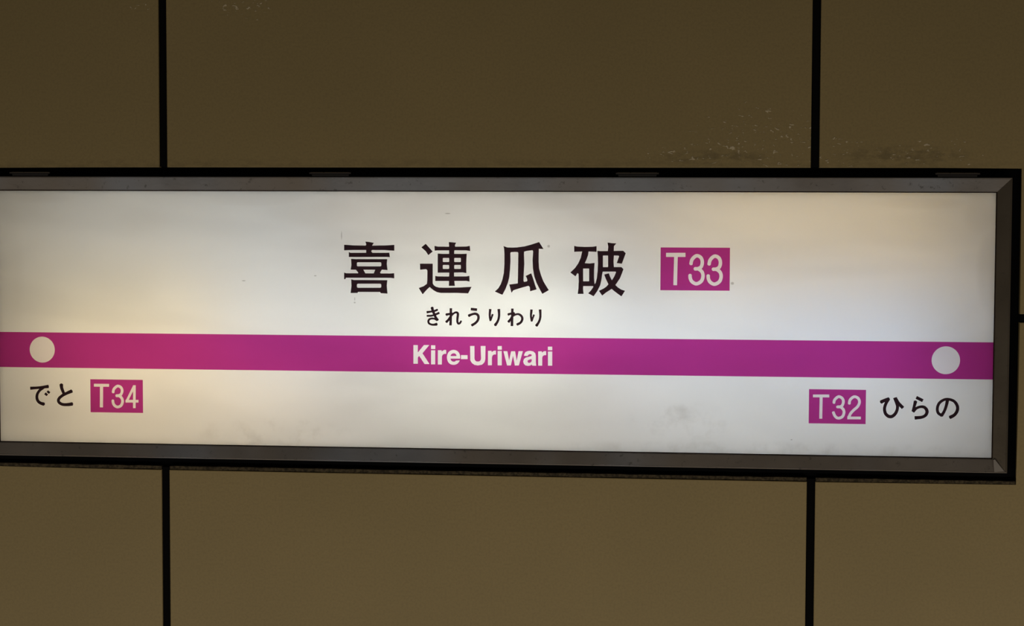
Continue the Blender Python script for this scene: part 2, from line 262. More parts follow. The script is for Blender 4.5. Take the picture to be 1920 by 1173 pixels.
'kanji_uri': [[[44.1,116.8],[31.7,112.7],[20.0,109.5],[8.4,107.9],[-0.2,107.5],[-0.5,107.5],[-1.5,107.5],[-7.4,107.8],[-8.2,107.8],[-14.0,109.8],[-14.2,109.8],[-14.4,109.6],[-14.4,109.5],[-13.4,105.6],[-12.8,96.4],[-12.8,80.7],[-13.7,66.0],[-16.0,55.0],[-18.7,47.4],[-22.9,40.4],[-28.3,35.4],[-28.4,35.2],[-28.4,35.1],[-28.2,34.9],[-26.9,34.4],[-16.3,29.9],[-16.1,29.9],[-15.9,30.0],[-15.5,30.6],[-10.8,39.6],[-6.9,49.7],[-4.6,59.1],[-3.4,72.0],[-2.8,84.1],[-2.8,87.1],[-2.8,87.5],[-2.8,90.3],[-2.9,90.7],[-2.9,93.5],[-2.9,93.9],[-3.0,98.2],[-2.9,98.6],[-2.2,99.8],[-2.0,99.9],[4.0,100.4],[5.3,100.4],[8.7,100.3],[9.1,100.2],[9.2,100.2],[10.1,98.7],[10.0,91.6],[9.9,91.2],[9.9,88.0],[9.9,87.6],[9.9,84.4],[9.9,84.0],[9.9,80.8],[9.8,80.4],[9.8,77.2],[9.8,76.8],[9.8,73.6],[9.7,73.2],[9.7,70.1],[9.7,69.7],[9.7,66.7],[9.6,66.3],[9.7,63.2],[9.6,62.8],[9.6,59.8],[9.6,59.4],[9.6,56.3],[9.5,55.9],[9.5,52.9],[9.5,52.5],[9.5,49.4],[9.4,49.0],[9.3,48.9],[9.2,48.8],[4.9,48.1],[-4.1,47.0],[-4.4,47.0],[-4.5,46.9],[-4.6,46.7],[-4.5,46.3],[-1.1,33.7],[-1.0,33.5],[-0.8,33.4],[-0.6,33.5],[1.9,37.1],[2.1,37.3],[6.4,38.8],[15.7,41.7],[18.6,42.5],[26.7,44.8],[27.1,44.9],[27.2,44.9],[29.1,43.0],[29.2,42.8],[29.8,36.2],[29.9,36.0],[30.0,36.0],[40.1,39.0],[40.4,39.1],[40.5,39.3],[40.4,40.0],[38.3,45.6],[35.0,56.0],[31.8,65.0],[31.6,65.5],[31.4,65.5],[30.6,65.2],[24.3,62.0],[22.5,61.2],[22.4,61.0],[22.4,60.9],[22.5,60.6],[24.3,57.6],[25.2,54.0],[25.2,53.6],[24.4,52.4],[23.9,52.2],[20.0,51.3],[19.7,51.6],[18.9,53.0],[18.9,54.5],[18.9,54.9],[19.2,65.1],[20.1,80.7],[19.6,95.2],[19.5,95.6],[19.5,96.9],[19.8,100.9],[19.9,101.0],[20.1,101.0],[23.9,102.1],[33.4,103.4],[33.6,103.3],[34.5,101.2],[33.7,87.3],[34.3,73.3],[36.7,60.1],[40.2,50.1],[45.2,40.3],[49.8,32.2],[50.0,32.0],[50.2,32.0],[50.8,32.3],[60.2,37.8],[60.5,38.0],[60.6,38.1],[60.5,38.3],[60.2,38.8],[56.2,45.0],[51.6,52.6],[47.7,62.5],[44.5,73.3],[43.7,84.5],[43.8,96.6],[43.8,97.0],[44.0,105.7],[44.1,105.8],[44.4,105.8],[50.7,105.4],[51.3,105.4],[51.4,105.5],[51.5,105.6],[51.3,106.0],[44.7,116.3],[44.4,116.7]]],
'kanji_wari': [[[156.6,116.5],[156.4,116.4],[156.5,116.0],[157.6,109.6],[157.6,109.1],[157.0,103.2],[156.8,102.7],[144.2,102.6],[140.3,103.0],[140.0,102.9],[139.9,102.8],[140.8,91.8],[140.8,87.0],[140.9,86.6],[141.0,82.0],[141.0,81.6],[140.5,69.6],[139.3,58.3],[137.5,50.7],[135.9,48.5],[135.9,48.5],[135.8,48.8],[135.2,52.8],[134.8,59.3],[134.8,71.8],[135.5,82.1],[135.5,82.9],[135.3,83.1],[134.9,83.1],[127.4,82.3],[119.8,82.7],[119.5,82.8],[119.5,82.8],[122.2,88.4],[124.8,95.8],[124.9,96.3],[125.5,101.0],[125.6,101.7],[125.8,101.7],[126.1,101.7],[136.2,101.3],[137.8,101.2],[138.3,101.2],[138.4,101.3],[138.5,101.5],[138.6,101.7],[138.6,103.4],[138.6,103.8],[138.6,105.5],[138.7,105.8],[138.7,109.8],[138.7,110.1],[138.7,110.5],[138.5,110.7],[138.4,110.7],[133.2,109.7],[131.1,109.6],[130.7,109.6],[128.6,109.6],[128.2,109.5],[119.0,109.3],[114.9,109.5],[107.7,109.7],[107.1,109.8],[102.4,110.8],[102.1,110.9],[102.0,110.8],[101.9,110.6],[102.0,101.5],[102.0,101.3],[102.1,101.1],[102.2,101.0],[102.6,101.0],[104.3,101.2],[113.3,101.5],[113.6,101.6],[114.9,101.7],[115.0,101.6],[112.8,91.4],[108.7,82.2],[103.3,74.5],[96.0,67.5],[95.9,67.3],[96.0,67.2],[96.7,66.6],[103.7,61.4],[104.3,61.0],[104.4,61.0],[104.5,61.1],[107.4,66.2],[107.5,66.3],[107.8,66.1],[109.3,65.0],[109.4,61.6],[109.5,61.2],[109.5,59.4],[109.5,59.1],[109.5,57.2],[109.6,56.9],[109.6,55.1],[109.7,54.7],[109.7,51.6],[109.5,49.1],[109.2,41.2],[108.2,32.9],[108.1,32.5],[108.3,32.4],[108.5,32.3],[117.3,32.4],[117.5,32.4],[117.6,32.5],[117.7,32.7],[117.7,33.2],[116.9,40.7],[116.9,42.4],[117.0,42.7],[117.0,45.0],[117.0,45.1],[117.1,45.2],[133.1,45.3],[133.3,45.2],[133.6,44.1],[133.6,43.9],[129.8,38.2],[125.7,33.9],[125.4,33.5],[125.5,33.3],[125.7,33.1],[134.0,28.7],[134.2,28.7],[134.4,29.0],[139.0,35.5],[140.3,37.4],[144.9,46.8],[146.8,55.3],[148.0,64.4],[148.9,68.8],[149.0,68.9],[149.1,69.0],[169.8,69.2],[170.0,69.0],[170.5,68.3],[170.6,68.2],[167.6,60.9],[164.2,55.4],[164.0,55.1],[163.8,55.3],[161.1,60.7],[159.1,66.0],[159.0,66.3],[158.7,66.4],[151.7,64.5],[151.4,64.3],[151.3,64.2],[151.4,64.0],[154.5,56.1],[158.3,48.5],[158.2,48.3],[155.0,44.7],[154.5,44.2],[150.1,41.2],[143.2,37.9],[142.9,37.7],[142.9,37.5],[143.2,37.0],[148.1,30.0],[148.3,30.0],[148.5,30.1],[154.1,34.6],[159.3,38.0],[163.5,40.8],[163.6,40.8],[164.0,40.6],[167.7,37.5],[173.2,33.4],[179.3,29.0],[179.5,28.9],[179.6,28.9],[179.7,29.0],[180.0,29.3],[185.5,37.9],[185.4,38.1],[185.1,38.2],[179.5,39.9],[174.1,43.3],[169.7,47.3],[169.8,47.5],[172.6,51.4],[177.2,58.5],[180.3,66.3],[182.7,73.1],[182.6,73.3],[181.7,74.3],[179.5,76.6],[179.2,76.7],[167.2,76.7],[167.1,76.8],[166.7,82.7],[166.5,85.7],[166.5,86.8],[167.0,95.3],[167.2,95.4],[168.8,95.4],[169.2,95.3],[174.4,95.3],[175.4,94.2],[175.4,94.0],[171.8,83.6],[171.7,83.2],[171.9,83.1],[172.3,83.0],[179.5,82.2],[180.0,82.2],[180.1,82.2],[180.2,82.5],[180.5,83.2],[185.9,98.2],[186.2,99.2],[186.1,99.4],[182.4,103.0],[182.1,103.2],[172.8,103.1],[172.4,103.0],[169.1,103.0],[168.8,102.9],[166.9,102.9],[166.8,103.1],[166.8,104.4],[166.9,104.7],[166.8,107.1],[166.9,107.5],[166.9,110.0],[166.9,110.6],[167.2,110.9],[170.5,114.8],[170.7,115.0],[170.6,115.2],[170.4,115.3],[169.8,115.3],[162.9,115.7],[157.6,116.5]],[[149.6,95.2],[156.8,95.3],[157.2,95.2],[157.4,94.9],[157.4,94.6],[157.6,77.2],[157.4,76.7],[157.1,76.5],[149.8,76.4],[149.5,76.6],[149.3,76.8],[149.2,77.3],[149.1,94.4],[149.2,95.0],[149.3,95.1]],[[117.1,73.8],[126.2,73.9],[126.4,73.8],[126.5,73.7],[126.6,73.5],[126.7,53.5],[126.6,53.2],[126.4,53.1],[117.4,53.0],[117.2,53.0],[117.0,53.2],[117.0,53.5],[116.8,73.2],[116.9,73.6]]],
'hira_ki': [[[-132.9,9.2],[-133.4,9.1],[-134.0,8.8],[-134.5,8.4],[-134.8,7.8],[-135.1,7.6],[-135.2,7.5],[-135.2,7.2],[-134.6,5.1],[-133.8,3.0],[-133.9,2.8],[-134.4,2.7],[-135.7,2.5],[-141.8,2.0],[-142.0,1.9],[-142.1,1.7],[-142.0,0.9],[-142.1,0.4],[-142.1,0.1],[-142.0,-0.4],[-141.7,-1.0],[-141.6,-1.8],[-141.5,-1.9],[-141.3,-1.9],[-137.8,-1.2],[-134.3,-0.4],[-132.7,-0.2],[-131.5,-2.9],[-131.4,-3.4],[-131.9,-3.6],[-133.0,-3.9],[-134.4,-4.1],[-135.6,-4.3],[-136.9,-4.3],[-137.2,-4.3],[-137.9,-4.3],[-141.6,-4.4],[-141.8,-4.5],[-141.8,-4.7],[-141.8,-7.2],[-141.7,-7.4],[-141.4,-7.5],[-137.9,-7.5],[-137.5,-7.5],[-135.5,-7.5],[-133.2,-7.2],[-131.8,-6.9],[-130.1,-6.4],[-130.0,-6.5],[-129.4,-7.6],[-128.8,-8.9],[-128.8,-9.0],[-131.0,-8.7],[-132.1,-8.6],[-133.8,-8.7],[-135.4,-9.0],[-136.5,-9.4],[-137.5,-9.8],[-138.2,-10.2],[-139.0,-11.0],[-139.5,-11.6],[-140.0,-12.5],[-140.5,-13.6],[-140.7,-14.7],[-140.7,-15.7],[-140.6,-16.4],[-140.4,-17.1],[-140.2,-17.8],[-139.8,-18.6],[-139.3,-19.3],[-138.4,-20.1],[-137.2,-20.8],[-136.4,-21.2],[-135.4,-21.5],[-134.1,-21.9],[-132.8,-22.2],[-131.2,-22.3],[-127.8,-22.3],[-124.6,-22.0],[-124.2,-21.8],[-124.1,-21.3],[-123.8,-21.0],[-123.5,-20.4],[-123.5,-19.9],[-123.5,-19.1],[-123.9,-18.4],[-124.4,-17.9],[-124.8,-17.7],[-125.0,-17.3],[-125.1,-17.2],[-125.4,-17.2],[-128.9,-18.5],[-129.7,-18.7],[-131.0,-18.8],[-132.7,-18.8],[-134.0,-18.5],[-135.1,-18.1],[-135.8,-17.7],[-136.6,-17.1],[-136.9,-16.6],[-137.1,-16.1],[-137.2,-15.7],[-137.2,-14.8],[-137.0,-14.1],[-136.7,-13.6],[-136.1,-12.8],[-135.5,-12.5],[-134.8,-12.2],[-133.5,-11.9],[-132.1,-11.8],[-130.6,-11.9],[-129.6,-12.1],[-128.8,-12.3],[-128.0,-12.7],[-125.3,-14.4],[-124.8,-14.6],[-124.5,-14.4],[-124.2,-14.3],[-123.9,-14.1],[-123.2,-13.9],[-122.6,-13.6],[-122.2,-13.2],[-121.8,-12.5],[-121.5,-12.2],[-121.5,-12.0],[-121.6,-11.7],[-123.6,-9.2],[-124.9,-7.3],[-125.6,-6.0],[-126.0,-5.0],[-125.9,-4.9],[-123.5,-4.0],[-120.1,-2.5],[-120.0,-2.3],[-120.0,-2.2],[-120.2,-1.5],[-120.3,-1.0],[-120.6,-0.4],[-121.0,0.1],[-121.3,0.8],[-121.5,0.9],[-121.7,0.9],[-125.6,-1.1],[-127.3,-1.8],[-127.5,-1.5],[-128.4,0.5],[-128.3,0.7],[-126.2,1.4],[-123.0,2.9],[-122.9,3.1],[-122.9,3.6],[-122.9,4.0],[-123.0,4.5],[-123.2,4.9],[-123.6,5.3],[-123.9,5.6],[-124.0,5.9],[-124.3,6.0],[-127.8,4.4],[-129.4,3.8],[-129.6,3.8],[-129.7,4.0],[-129.9,5.0],[-130.4,8.2],[-130.5,8.6],[-130.8,8.7],[-131.0,8.7],[-131.3,8.9],[-132.0,9.2],[-132.5,9.3]]],
'hira_re': [[[-103.2,7.1],[-103.5,7.0],[-103.5,6.7],[-103.5,-0.7],[-103.8,-0.8],[-105.0,-1.0],[-109.7,-1.5],[-109.9,-1.7],[-109.9,-2.1],[-110.2,-2.4],[-110.4,-3.0],[-110.5,-3.6],[-110.4,-4.0],[-110.2,-4.6],[-109.6,-5.1],[-109.3,-5.3],[-109.1,-5.7],[-109.0,-5.7],[-108.8,-5.7],[-103.7,-4.3],[-103.6,-4.3],[-103.5,-4.4],[-103.6,-6.2],[-105.2,-8.5],[-106.6,-10.5],[-107.5,-11.5],[-110.8,-14.7],[-110.8,-14.8],[-110.8,-15.0],[-110.5,-15.3],[-110.4,-16.0],[-110.1,-16.5],[-109.7,-16.9],[-109.3,-17.1],[-108.4,-17.3],[-108.1,-17.6],[-107.8,-17.6],[-105.3,-15.0],[-104.1,-13.6],[-103.9,-13.5],[-103.9,-14.8],[-104.2,-20.7],[-104.1,-21.3],[-104.0,-21.4],[-103.8,-21.4],[-102.8,-21.5],[-100.4,-21.5],[-100.1,-21.4],[-100.0,-21.2],[-99.9,-20.0],[-99.9,-18.3],[-99.8,-17.9],[-99.6,-6.5],[-97.8,-4.5],[-96.7,-3.4],[-96.2,-3.0],[-95.5,-2.4],[-94.1,-1.8],[-93.1,-1.5],[-92.6,-1.5],[-92.3,-1.6],[-92.0,-1.8],[-91.8,-2.0],[-91.7,-2.5],[-91.7,-4.4],[-92.3,-8.6],[-92.5,-12.3],[-92.5,-14.2],[-92.4,-15.1],[-92.2,-16.2],[-91.7,-17.4],[-91.3,-18.3],[-90.8,-19.0],[-90.0,-19.7],[-89.1,-20.1],[-88.5,-20.1],[-87.8,-20.1],[-86.9,-19.8],[-86.3,-19.5],[-85.8,-19.1],[-85.0,-18.5],[-84.7,-18.1],[-84.3,-17.4],[-83.8,-16.6],[-83.0,-14.6],[-83.0,-14.3],[-83.0,-14.2],[-83.2,-13.9],[-83.4,-13.6],[-83.7,-13.3],[-84.3,-13.1],[-85.2,-13.0],[-85.3,-13.1],[-85.5,-13.3],[-86.6,-15.0],[-87.0,-15.5],[-87.3,-15.8],[-88.1,-16.4],[-88.2,-16.3],[-88.5,-15.8],[-88.6,-15.3],[-88.8,-14.4],[-88.9,-13.7],[-88.8,-12.3],[-88.5,-9.3],[-87.8,-4.7],[-87.7,-4.1],[-87.7,-2.8],[-87.8,-1.8],[-88.0,-1.1],[-88.4,-0.2],[-88.8,0.4],[-89.5,1.0],[-90.1,1.4],[-90.6,1.6],[-91.8,1.9],[-92.5,2.0],[-93.1,1.9],[-94.2,1.7],[-94.8,1.4],[-96.1,0.9],[-97.1,0.2],[-98.5,-0.9],[-98.6,-0.8],[-98.8,-0.2],[-99.0,-0.0],[-99.3,-0.0],[-99.4,0.1],[-99.4,5.2],[-99.3,5.6],[-99.3,6.7],[-99.4,7.0],[-99.5,7.1],[-99.8,7.1]]],
'hira_u': [[[-67.9,8.1],[-68.1,7.9],[-68.2,7.7],[-68.5,4.4],[-68.5,4.0],[-68.4,3.8],[-67.8,3.6],[-58.3,2.8],[-58.1,2.9],[-58.0,3.1],[-57.7,6.5],[-57.7,6.9],[-57.8,7.1],[-58.4,7.2]],[[-61.9,0.2],[-63.0,0.0],[-64.4,-0.3],[-68.6,-1.6],[-72.8,-3.1],[-72.9,-3.3],[-73.0,-3.5],[-72.9,-3.9],[-73.1,-4.8],[-72.9,-5.7],[-72.5,-6.2],[-72.2,-6.6],[-71.6,-6.9],[-71.4,-7.3],[-71.2,-7.4],[-70.9,-7.3],[-67.8,-5.6],[-65.9,-4.7],[-63.6,-4.0],[-62.5,-3.8],[-61.4,-3.7],[-60.8,-3.8],[-60.2,-3.9],[-59.1,-4.5],[-58.7,-4.9],[-58.3,-5.3],[-57.8,-6.1],[-57.6,-6.9],[-57.6,-7.4],[-57.6,-8.3],[-57.7,-9.1],[-57.9,-10.1],[-58.2,-11.1],[-59.1,-12.6],[-60.3,-14.1],[-61.7,-15.4],[-63.7,-16.8],[-67.9,-19.2],[-68.1,-19.4],[-68.2,-19.5],[-68.2,-19.8],[-67.6,-20.6],[-67.5,-21.1],[-67.3,-21.6],[-66.7,-22.2],[-66.1,-23.0],[-65.9,-23.0],[-65.7,-22.9],[-61.6,-20.4],[-59.4,-18.9],[-58.4,-17.9],[-57.0,-16.5],[-56.0,-15.3],[-55.3,-14.3],[-54.5,-12.7],[-54.1,-11.6],[-53.6,-10.1],[-53.4,-8.8],[-53.4,-7.0],[-53.5,-6.1],[-53.7,-5.1],[-54.3,-3.6],[-54.9,-2.7],[-55.3,-2.1],[-55.9,-1.6],[-56.7,-1.0],[-58.1,-0.3],[-59.4,0.0],[-60.0,0.2],[-60.6,0.2]]],
'hira_ri': [[[-20.4,6.5],[-23.7,6.3],[-23.9,6.2],[-24.0,6.1],[-24.1,5.8],[-23.5,0.7],[-23.2,-2.6],[-23.2,-4.6],[-23.6,-7.4],[-23.9,-9.0],[-24.4,-10.7],[-24.9,-12.1],[-25.7,-13.5],[-26.4,-14.7],[-27.1,-15.7],[-29.8,-18.8],[-29.9,-19.1],[-29.9,-19.3],[-29.6,-19.7],[-29.5,-20.5],[-29.2,-21.0],[-29.0,-21.2],[-28.5,-21.6],[-27.9,-21.9],[-27.2,-21.9],[-26.6,-21.8],[-26.2,-22.0],[-26.0,-21.9],[-23.8,-18.3],[-22.4,-15.8],[-21.4,-13.6],[-20.7,-11.5],[-20.1,-9.4],[-19.7,-7.2],[-19.5,-5.4],[-19.4,-2.6],[-19.4,1.6],[-19.4,1.9],[-19.6,6.2],[-19.6,6.4],[-19.7,6.5],[-20.0,6.6]],[[-37.9,6.3],[-38.1,6.2],[-38.2,6.0],[-38.4,2.4],[-38.6,-1.2],[-38.6,-4.7],[-38.4,-7.2],[-38.1,-9.1],[-37.1,-13.7],[-37.0,-13.8],[-36.8,-13.9],[-36.2,-13.8],[-35.7,-13.8],[-34.9,-13.6],[-34.4,-13.7],[-34.2,-13.5],[-32.4,-8.3],[-32.0,-7.1],[-30.4,-2.9],[-30.4,-2.7],[-30.5,-2.6],[-31.0,-2.4],[-31.4,-2.1],[-31.9,-1.9],[-32.5,-1.9],[-33.1,-1.7],[-33.4,-1.8],[-34.9,-6.5],[-34.9,-6.5],[-35.0,-6.5],[-35.0,-5.7],[-35.0,-3.0],[-35.0,-2.2],[-34.6,0.8],[-33.9,5.3],[-33.9,5.7],[-33.9,5.9],[-34.0,6.0],[-34.2,6.1],[-35.2,6.1],[-36.1,6.3],[-36.6,6.3],[-37.5,6.4]]],
'hira_ri_end': [[[47.8,6.4],[44.5,6.2],[44.3,6.1],[44.2,5.9],[44.1,5.7],[44.8,0.6],[45.0,-2.7],[45.0,-4.8],[44.7,-7.5],[44.4,-9.1],[43.9,-10.8],[43.3,-12.2],[42.6,-13.6],[41.9,-14.8],[41.2,-15.8],[38.5,-18.9],[38.4,-19.2],[38.3,-19.4],[38.6,-19.8],[38.8,-20.6],[39.0,-21.1],[39.3,-21.3],[39.8,-21.7],[40.4,-21.9],[41.0,-22.0],[41.6,-21.9],[42.0,-22.1],[42.2,-22.0],[44.4,-18.4],[45.8,-15.9],[46.8,-13.8],[47.5,-11.7],[48.1,-9.5],[48.5,-7.4],[48.7,-5.5],[48.8,-2.8],[48.8,1.4],[48.8,1.7],[48.6,6.1],[48.5,6.3],[48.4,6.4],[48.2,6.4]],[[30.4,6.2],[30.2,6.1],[30.1,5.8],[29.9,2.3],[29.6,-1.4],[29.6,-4.9],[29.9,-7.3],[30.2,-9.2],[31.2,-13.8],[31.3,-13.9],[31.5,-14.0],[32.1,-13.9],[32.6,-14.0],[33.4,-13.7],[33.8,-13.8],[34.1,-13.7],[35.8,-8.4],[36.3,-7.2],[37.9,-3.0],[37.8,-2.8],[37.7,-2.7],[37.2,-2.5],[36.9,-2.3],[36.3,-2.0],[35.7,-2.0],[35.1,-1.9],[34.8,-2.0],[33.4,-6.6],[33.4,-6.7],[33.3,-6.6],[33.2,-5.9],[33.2,-3.2],[33.3,-2.4],[33.7,0.7],[34.3,5.2],[34.4,5.5],[34.3,5.7],[34.2,5.8],[34.0,5.9],[33.1,6.0],[32.2,6.2],[31.7,6.1],[30.8,6.2]]],
'hira_wa': [[[-1.2,7.4],[-1.4,7.3],[-1.5,7.0],[-1.6,1.1],[-1.6,0.9],[-1.7,0.8],[-4.0,0.3],[-7.0,-0.5],[-7.1,-0.6],[-7.1,-1.0],[-7.4,-1.6],[-7.5,-2.2],[-7.4,-2.8],[-7.1,-3.4],[-6.6,-3.9],[-6.1,-4.1],[-6.0,-4.4],[-5.8,-4.5],[-5.5,-4.4],[-2.2,-3.1],[-1.7,-2.9],[-1.6,-3.0],[-1.7,-5.4],[-3.0,-8.0],[-3.7,-9.1],[-4.3,-9.8],[-5.4,-11.0],[-7.5,-13.3],[-7.7,-13.6],[-7.6,-13.8],[-7.3,-14.1],[-7.2,-14.6],[-7.0,-15.0],[-6.5,-15.5],[-6.0,-15.8],[-5.6,-15.9],[-5.0,-16.0],[-4.8,-16.2],[-4.6,-16.2],[-4.4,-16.2],[-4.2,-16.0],[-2.3,-13.6],[-2.0,-13.3],[-1.9,-13.3],[-2.1,-20.4],[-2.2,-20.7],[-2.2,-21.1],[-2.1,-21.4],[-1.8,-21.4],[-0.8,-21.5],[1.6,-21.5],[2.0,-21.4],[2.1,-21.2],[2.1,-19.8],[2.2,-19.4],[2.1,-16.9],[2.2,-16.5],[2.2,-13.9],[2.2,-13.5],[2.2,-10.9],[2.3,-10.5],[2.3,-7.7],[2.4,-6.3],[5.0,-4.6],[5.9,-4.2],[6.8,-3.9],[8.1,-3.6],[9.0,-3.4],[9.7,-3.4],[10.7,-3.6],[11.3,-3.9],[12.4,-4.5],[13.1,-4.9],[13.6,-5.5],[13.9,-5.9],[14.6,-7.1],[14.9,-8.1],[15.1,-8.7],[15.1,-9.8],[14.9,-10.6],[14.7,-11.2],[14.1,-12.5],[13.6,-13.4],[12.8,-14.3],[11.7,-15.1],[10.6,-15.6],[7.5,-16.9],[7.3,-17.1],[7.3,-17.3],[7.4,-17.7],[7.2,-18.5],[7.3,-18.9],[7.5,-19.5],[8.0,-20.0],[8.7,-20.4],[9.0,-20.8],[9.2,-20.8],[9.5,-20.7],[13.0,-19.0],[13.9,-18.4],[15.2,-17.4],[16.3,-16.4],[16.9,-15.6],[17.5,-14.6],[18.3,-13.0],[18.9,-11.2],[19.1,-9.7],[19.1,-8.6],[18.8,-7.0],[18.3,-5.7],[17.9,-4.9],[16.8,-3.3],[16.0,-2.5],[15.2,-1.8],[14.2,-1.2],[13.4,-0.8],[12.0,-0.3],[11.3,-0.1],[10.1,0.0],[9.1,0.0],[7.5,-0.2],[5.1,-1.0],[5.0,-0.9],[5.3,-0.3],[5.2,-0.1],[5.2,0.0],[4.6,0.3],[4.3,1.0],[4.1,1.6],[3.8,1.7],[2.7,1.6],[2.6,1.6],[2.7,6.2],[2.8,6.5],[2.8,7.0],[2.7,7.2],[2.4,7.3],[1.6,7.4]]],
'hira_de': [[[-789.9,-128.9],[-799.8,-130.9],[-806.6,-131.8],[-810.3,-132.2],[-811.5,-132.2],[-811.9,-132.3],[-816.2,-132.3],[-816.6,-132.4],[-821.0,-132.5],[-821.3,-132.5],[-821.4,-132.6],[-821.5,-132.9],[-821.4,-134.2],[-821.6,-135.1],[-821.4,-136.2],[-821.3,-137.6],[-821.2,-137.8],[-821.0,-137.8],[-814.5,-137.1],[-810.0,-136.6],[-806.2,-136.2],[-805.6,-136.3],[-808.1,-139.1],[-809.6,-141.1],[-810.4,-142.5],[-811.0,-143.8],[-811.4,-144.8],[-811.9,-146.6],[-812.2,-148.0],[-812.3,-149.4],[-812.3,-151.2],[-812.2,-152.8],[-811.9,-154.1],[-811.4,-155.6],[-810.6,-157.2],[-810.0,-158.2],[-808.8,-159.7],[-807.7,-160.6],[-807.0,-161.2],[-805.9,-161.9],[-804.7,-162.5],[-803.4,-163.2],[-802.5,-163.5],[-798.5,-164.8],[-798.3,-164.7],[-798.1,-164.5],[-797.1,-164.0],[-796.4,-163.3],[-796.0,-162.5],[-795.8,-161.6],[-796.0,-160.7],[-796.3,-160.0],[-796.6,-159.7],[-796.6,-159.3],[-796.7,-159.2],[-797.7,-158.9],[-800.5,-158.5],[-801.8,-158.2],[-803.5,-157.3],[-804.5,-156.6],[-805.3,-156.0],[-805.9,-155.2],[-806.4,-154.4],[-806.7,-153.6],[-807.0,-152.7],[-807.2,-151.6],[-807.4,-150.6],[-807.3,-148.7],[-807.1,-147.2],[-806.7,-145.5],[-806.0,-144.1],[-804.9,-142.3],[-803.8,-140.9],[-803.0,-140.1],[-802.0,-139.3],[-796.9,-135.8],[-796.6,-135.5],[-796.4,-135.3],[-796.0,-135.2],[-789.2,-134.5],[-788.9,-134.3],[-788.7,-133.9],[-788.8,-133.1],[-788.6,-132.6],[-788.5,-131.9],[-788.6,-131.3],[-789.0,-130.5],[-789.2,-130.1],[-789.4,-129.1],[-789.6,-128.9]],[[-790.4,-138.4],[-790.6,-138.6],[-792.6,-141.1],[-792.7,-141.2],[-792.6,-141.4],[-792.3,-141.7],[-788.9,-144.3],[-788.7,-144.3],[-788.5,-144.3],[-788.1,-144.0],[-786.4,-141.7],[-786.3,-141.4],[-786.3,-141.3],[-786.4,-141.1],[-789.9,-138.5],[-790.2,-138.4]],[[-794.6,-142.0],[-796.8,-144.8],[-796.9,-145.1],[-796.9,-145.2],[-796.8,-145.4],[-793.1,-148.1],[-792.8,-148.2],[-792.6,-148.2],[-792.3,-147.9],[-790.4,-145.4],[-790.2,-145.2],[-790.2,-145.0],[-790.4,-144.8],[-794.2,-142.0],[-794.4,-142.0]]],
'hira_to': [[[-767.1,-126.2],[-767.8,-126.4],[-768.5,-126.8],[-769.2,-127.4],[-769.5,-127.8],[-769.9,-128.0],[-770.0,-128.3],[-769.5,-132.3],[-769.0,-134.2],[-768.8,-135.1],[-767.7,-138.1],[-765.5,-142.8],[-765.1,-143.8],[-766.6,-144.8],[-768.0,-145.8],[-770.4,-147.7],[-772.4,-149.7],[-773.5,-151.2],[-773.9,-152.0],[-774.3,-153.0],[-774.5,-153.6],[-774.7,-154.8],[-774.7,-155.9],[-774.6,-156.7],[-774.2,-158.2],[-773.7,-159.1],[-772.7,-160.4],[-771.9,-161.2],[-771.2,-161.7],[-769.4,-162.9],[-767.7,-163.7],[-765.6,-164.3],[-764.1,-164.6],[-761.9,-164.8],[-758.2,-164.8],[-757.8,-164.8],[-754.1,-164.7],[-747.4,-163.9],[-747.1,-163.8],[-747.0,-163.6],[-747.1,-163.0],[-746.6,-162.2],[-746.5,-161.7],[-746.4,-161.3],[-746.4,-160.8],[-746.5,-160.1],[-746.9,-159.5],[-747.6,-158.6],[-747.8,-158.1],[-747.9,-157.9],[-748.1,-157.9],[-748.4,-157.9],[-754.0,-159.1],[-755.5,-159.3],[-756.4,-159.5],[-758.4,-159.6],[-761.0,-159.7],[-761.3,-159.7],[-762.4,-159.7],[-764.2,-159.5],[-765.6,-159.1],[-766.9,-158.5],[-767.9,-157.9],[-768.8,-157.2],[-769.2,-156.8],[-769.6,-156.1],[-769.7,-155.4],[-769.6,-154.7],[-769.4,-154.1],[-769.1,-153.5],[-768.3,-152.6],[-766.9,-151.2],[-764.4,-149.3],[-762.1,-147.9],[-759.4,-146.5],[-756.5,-145.1],[-753.9,-144.1],[-747.0,-141.6],[-746.9,-141.5],[-746.9,-141.3],[-747.2,-140.5],[-747.0,-139.6],[-747.2,-138.7],[-747.6,-137.9],[-748.3,-137.3],[-748.7,-137.0],[-749.1,-136.2],[-749.2,-136.1],[-749.4,-136.1],[-755.1,-138.8],[-759.0,-140.8],[-760.3,-141.4],[-760.5,-141.4],[-760.7,-141.2],[-762.6,-136.4],[-763.5,-133.7],[-763.8,-132.1],[-763.7,-127.8],[-763.8,-127.5],[-763.9,-127.3],[-764.4,-127.3],[-765.0,-126.7],[-765.7,-126.4],[-766.4,-126.2]]],
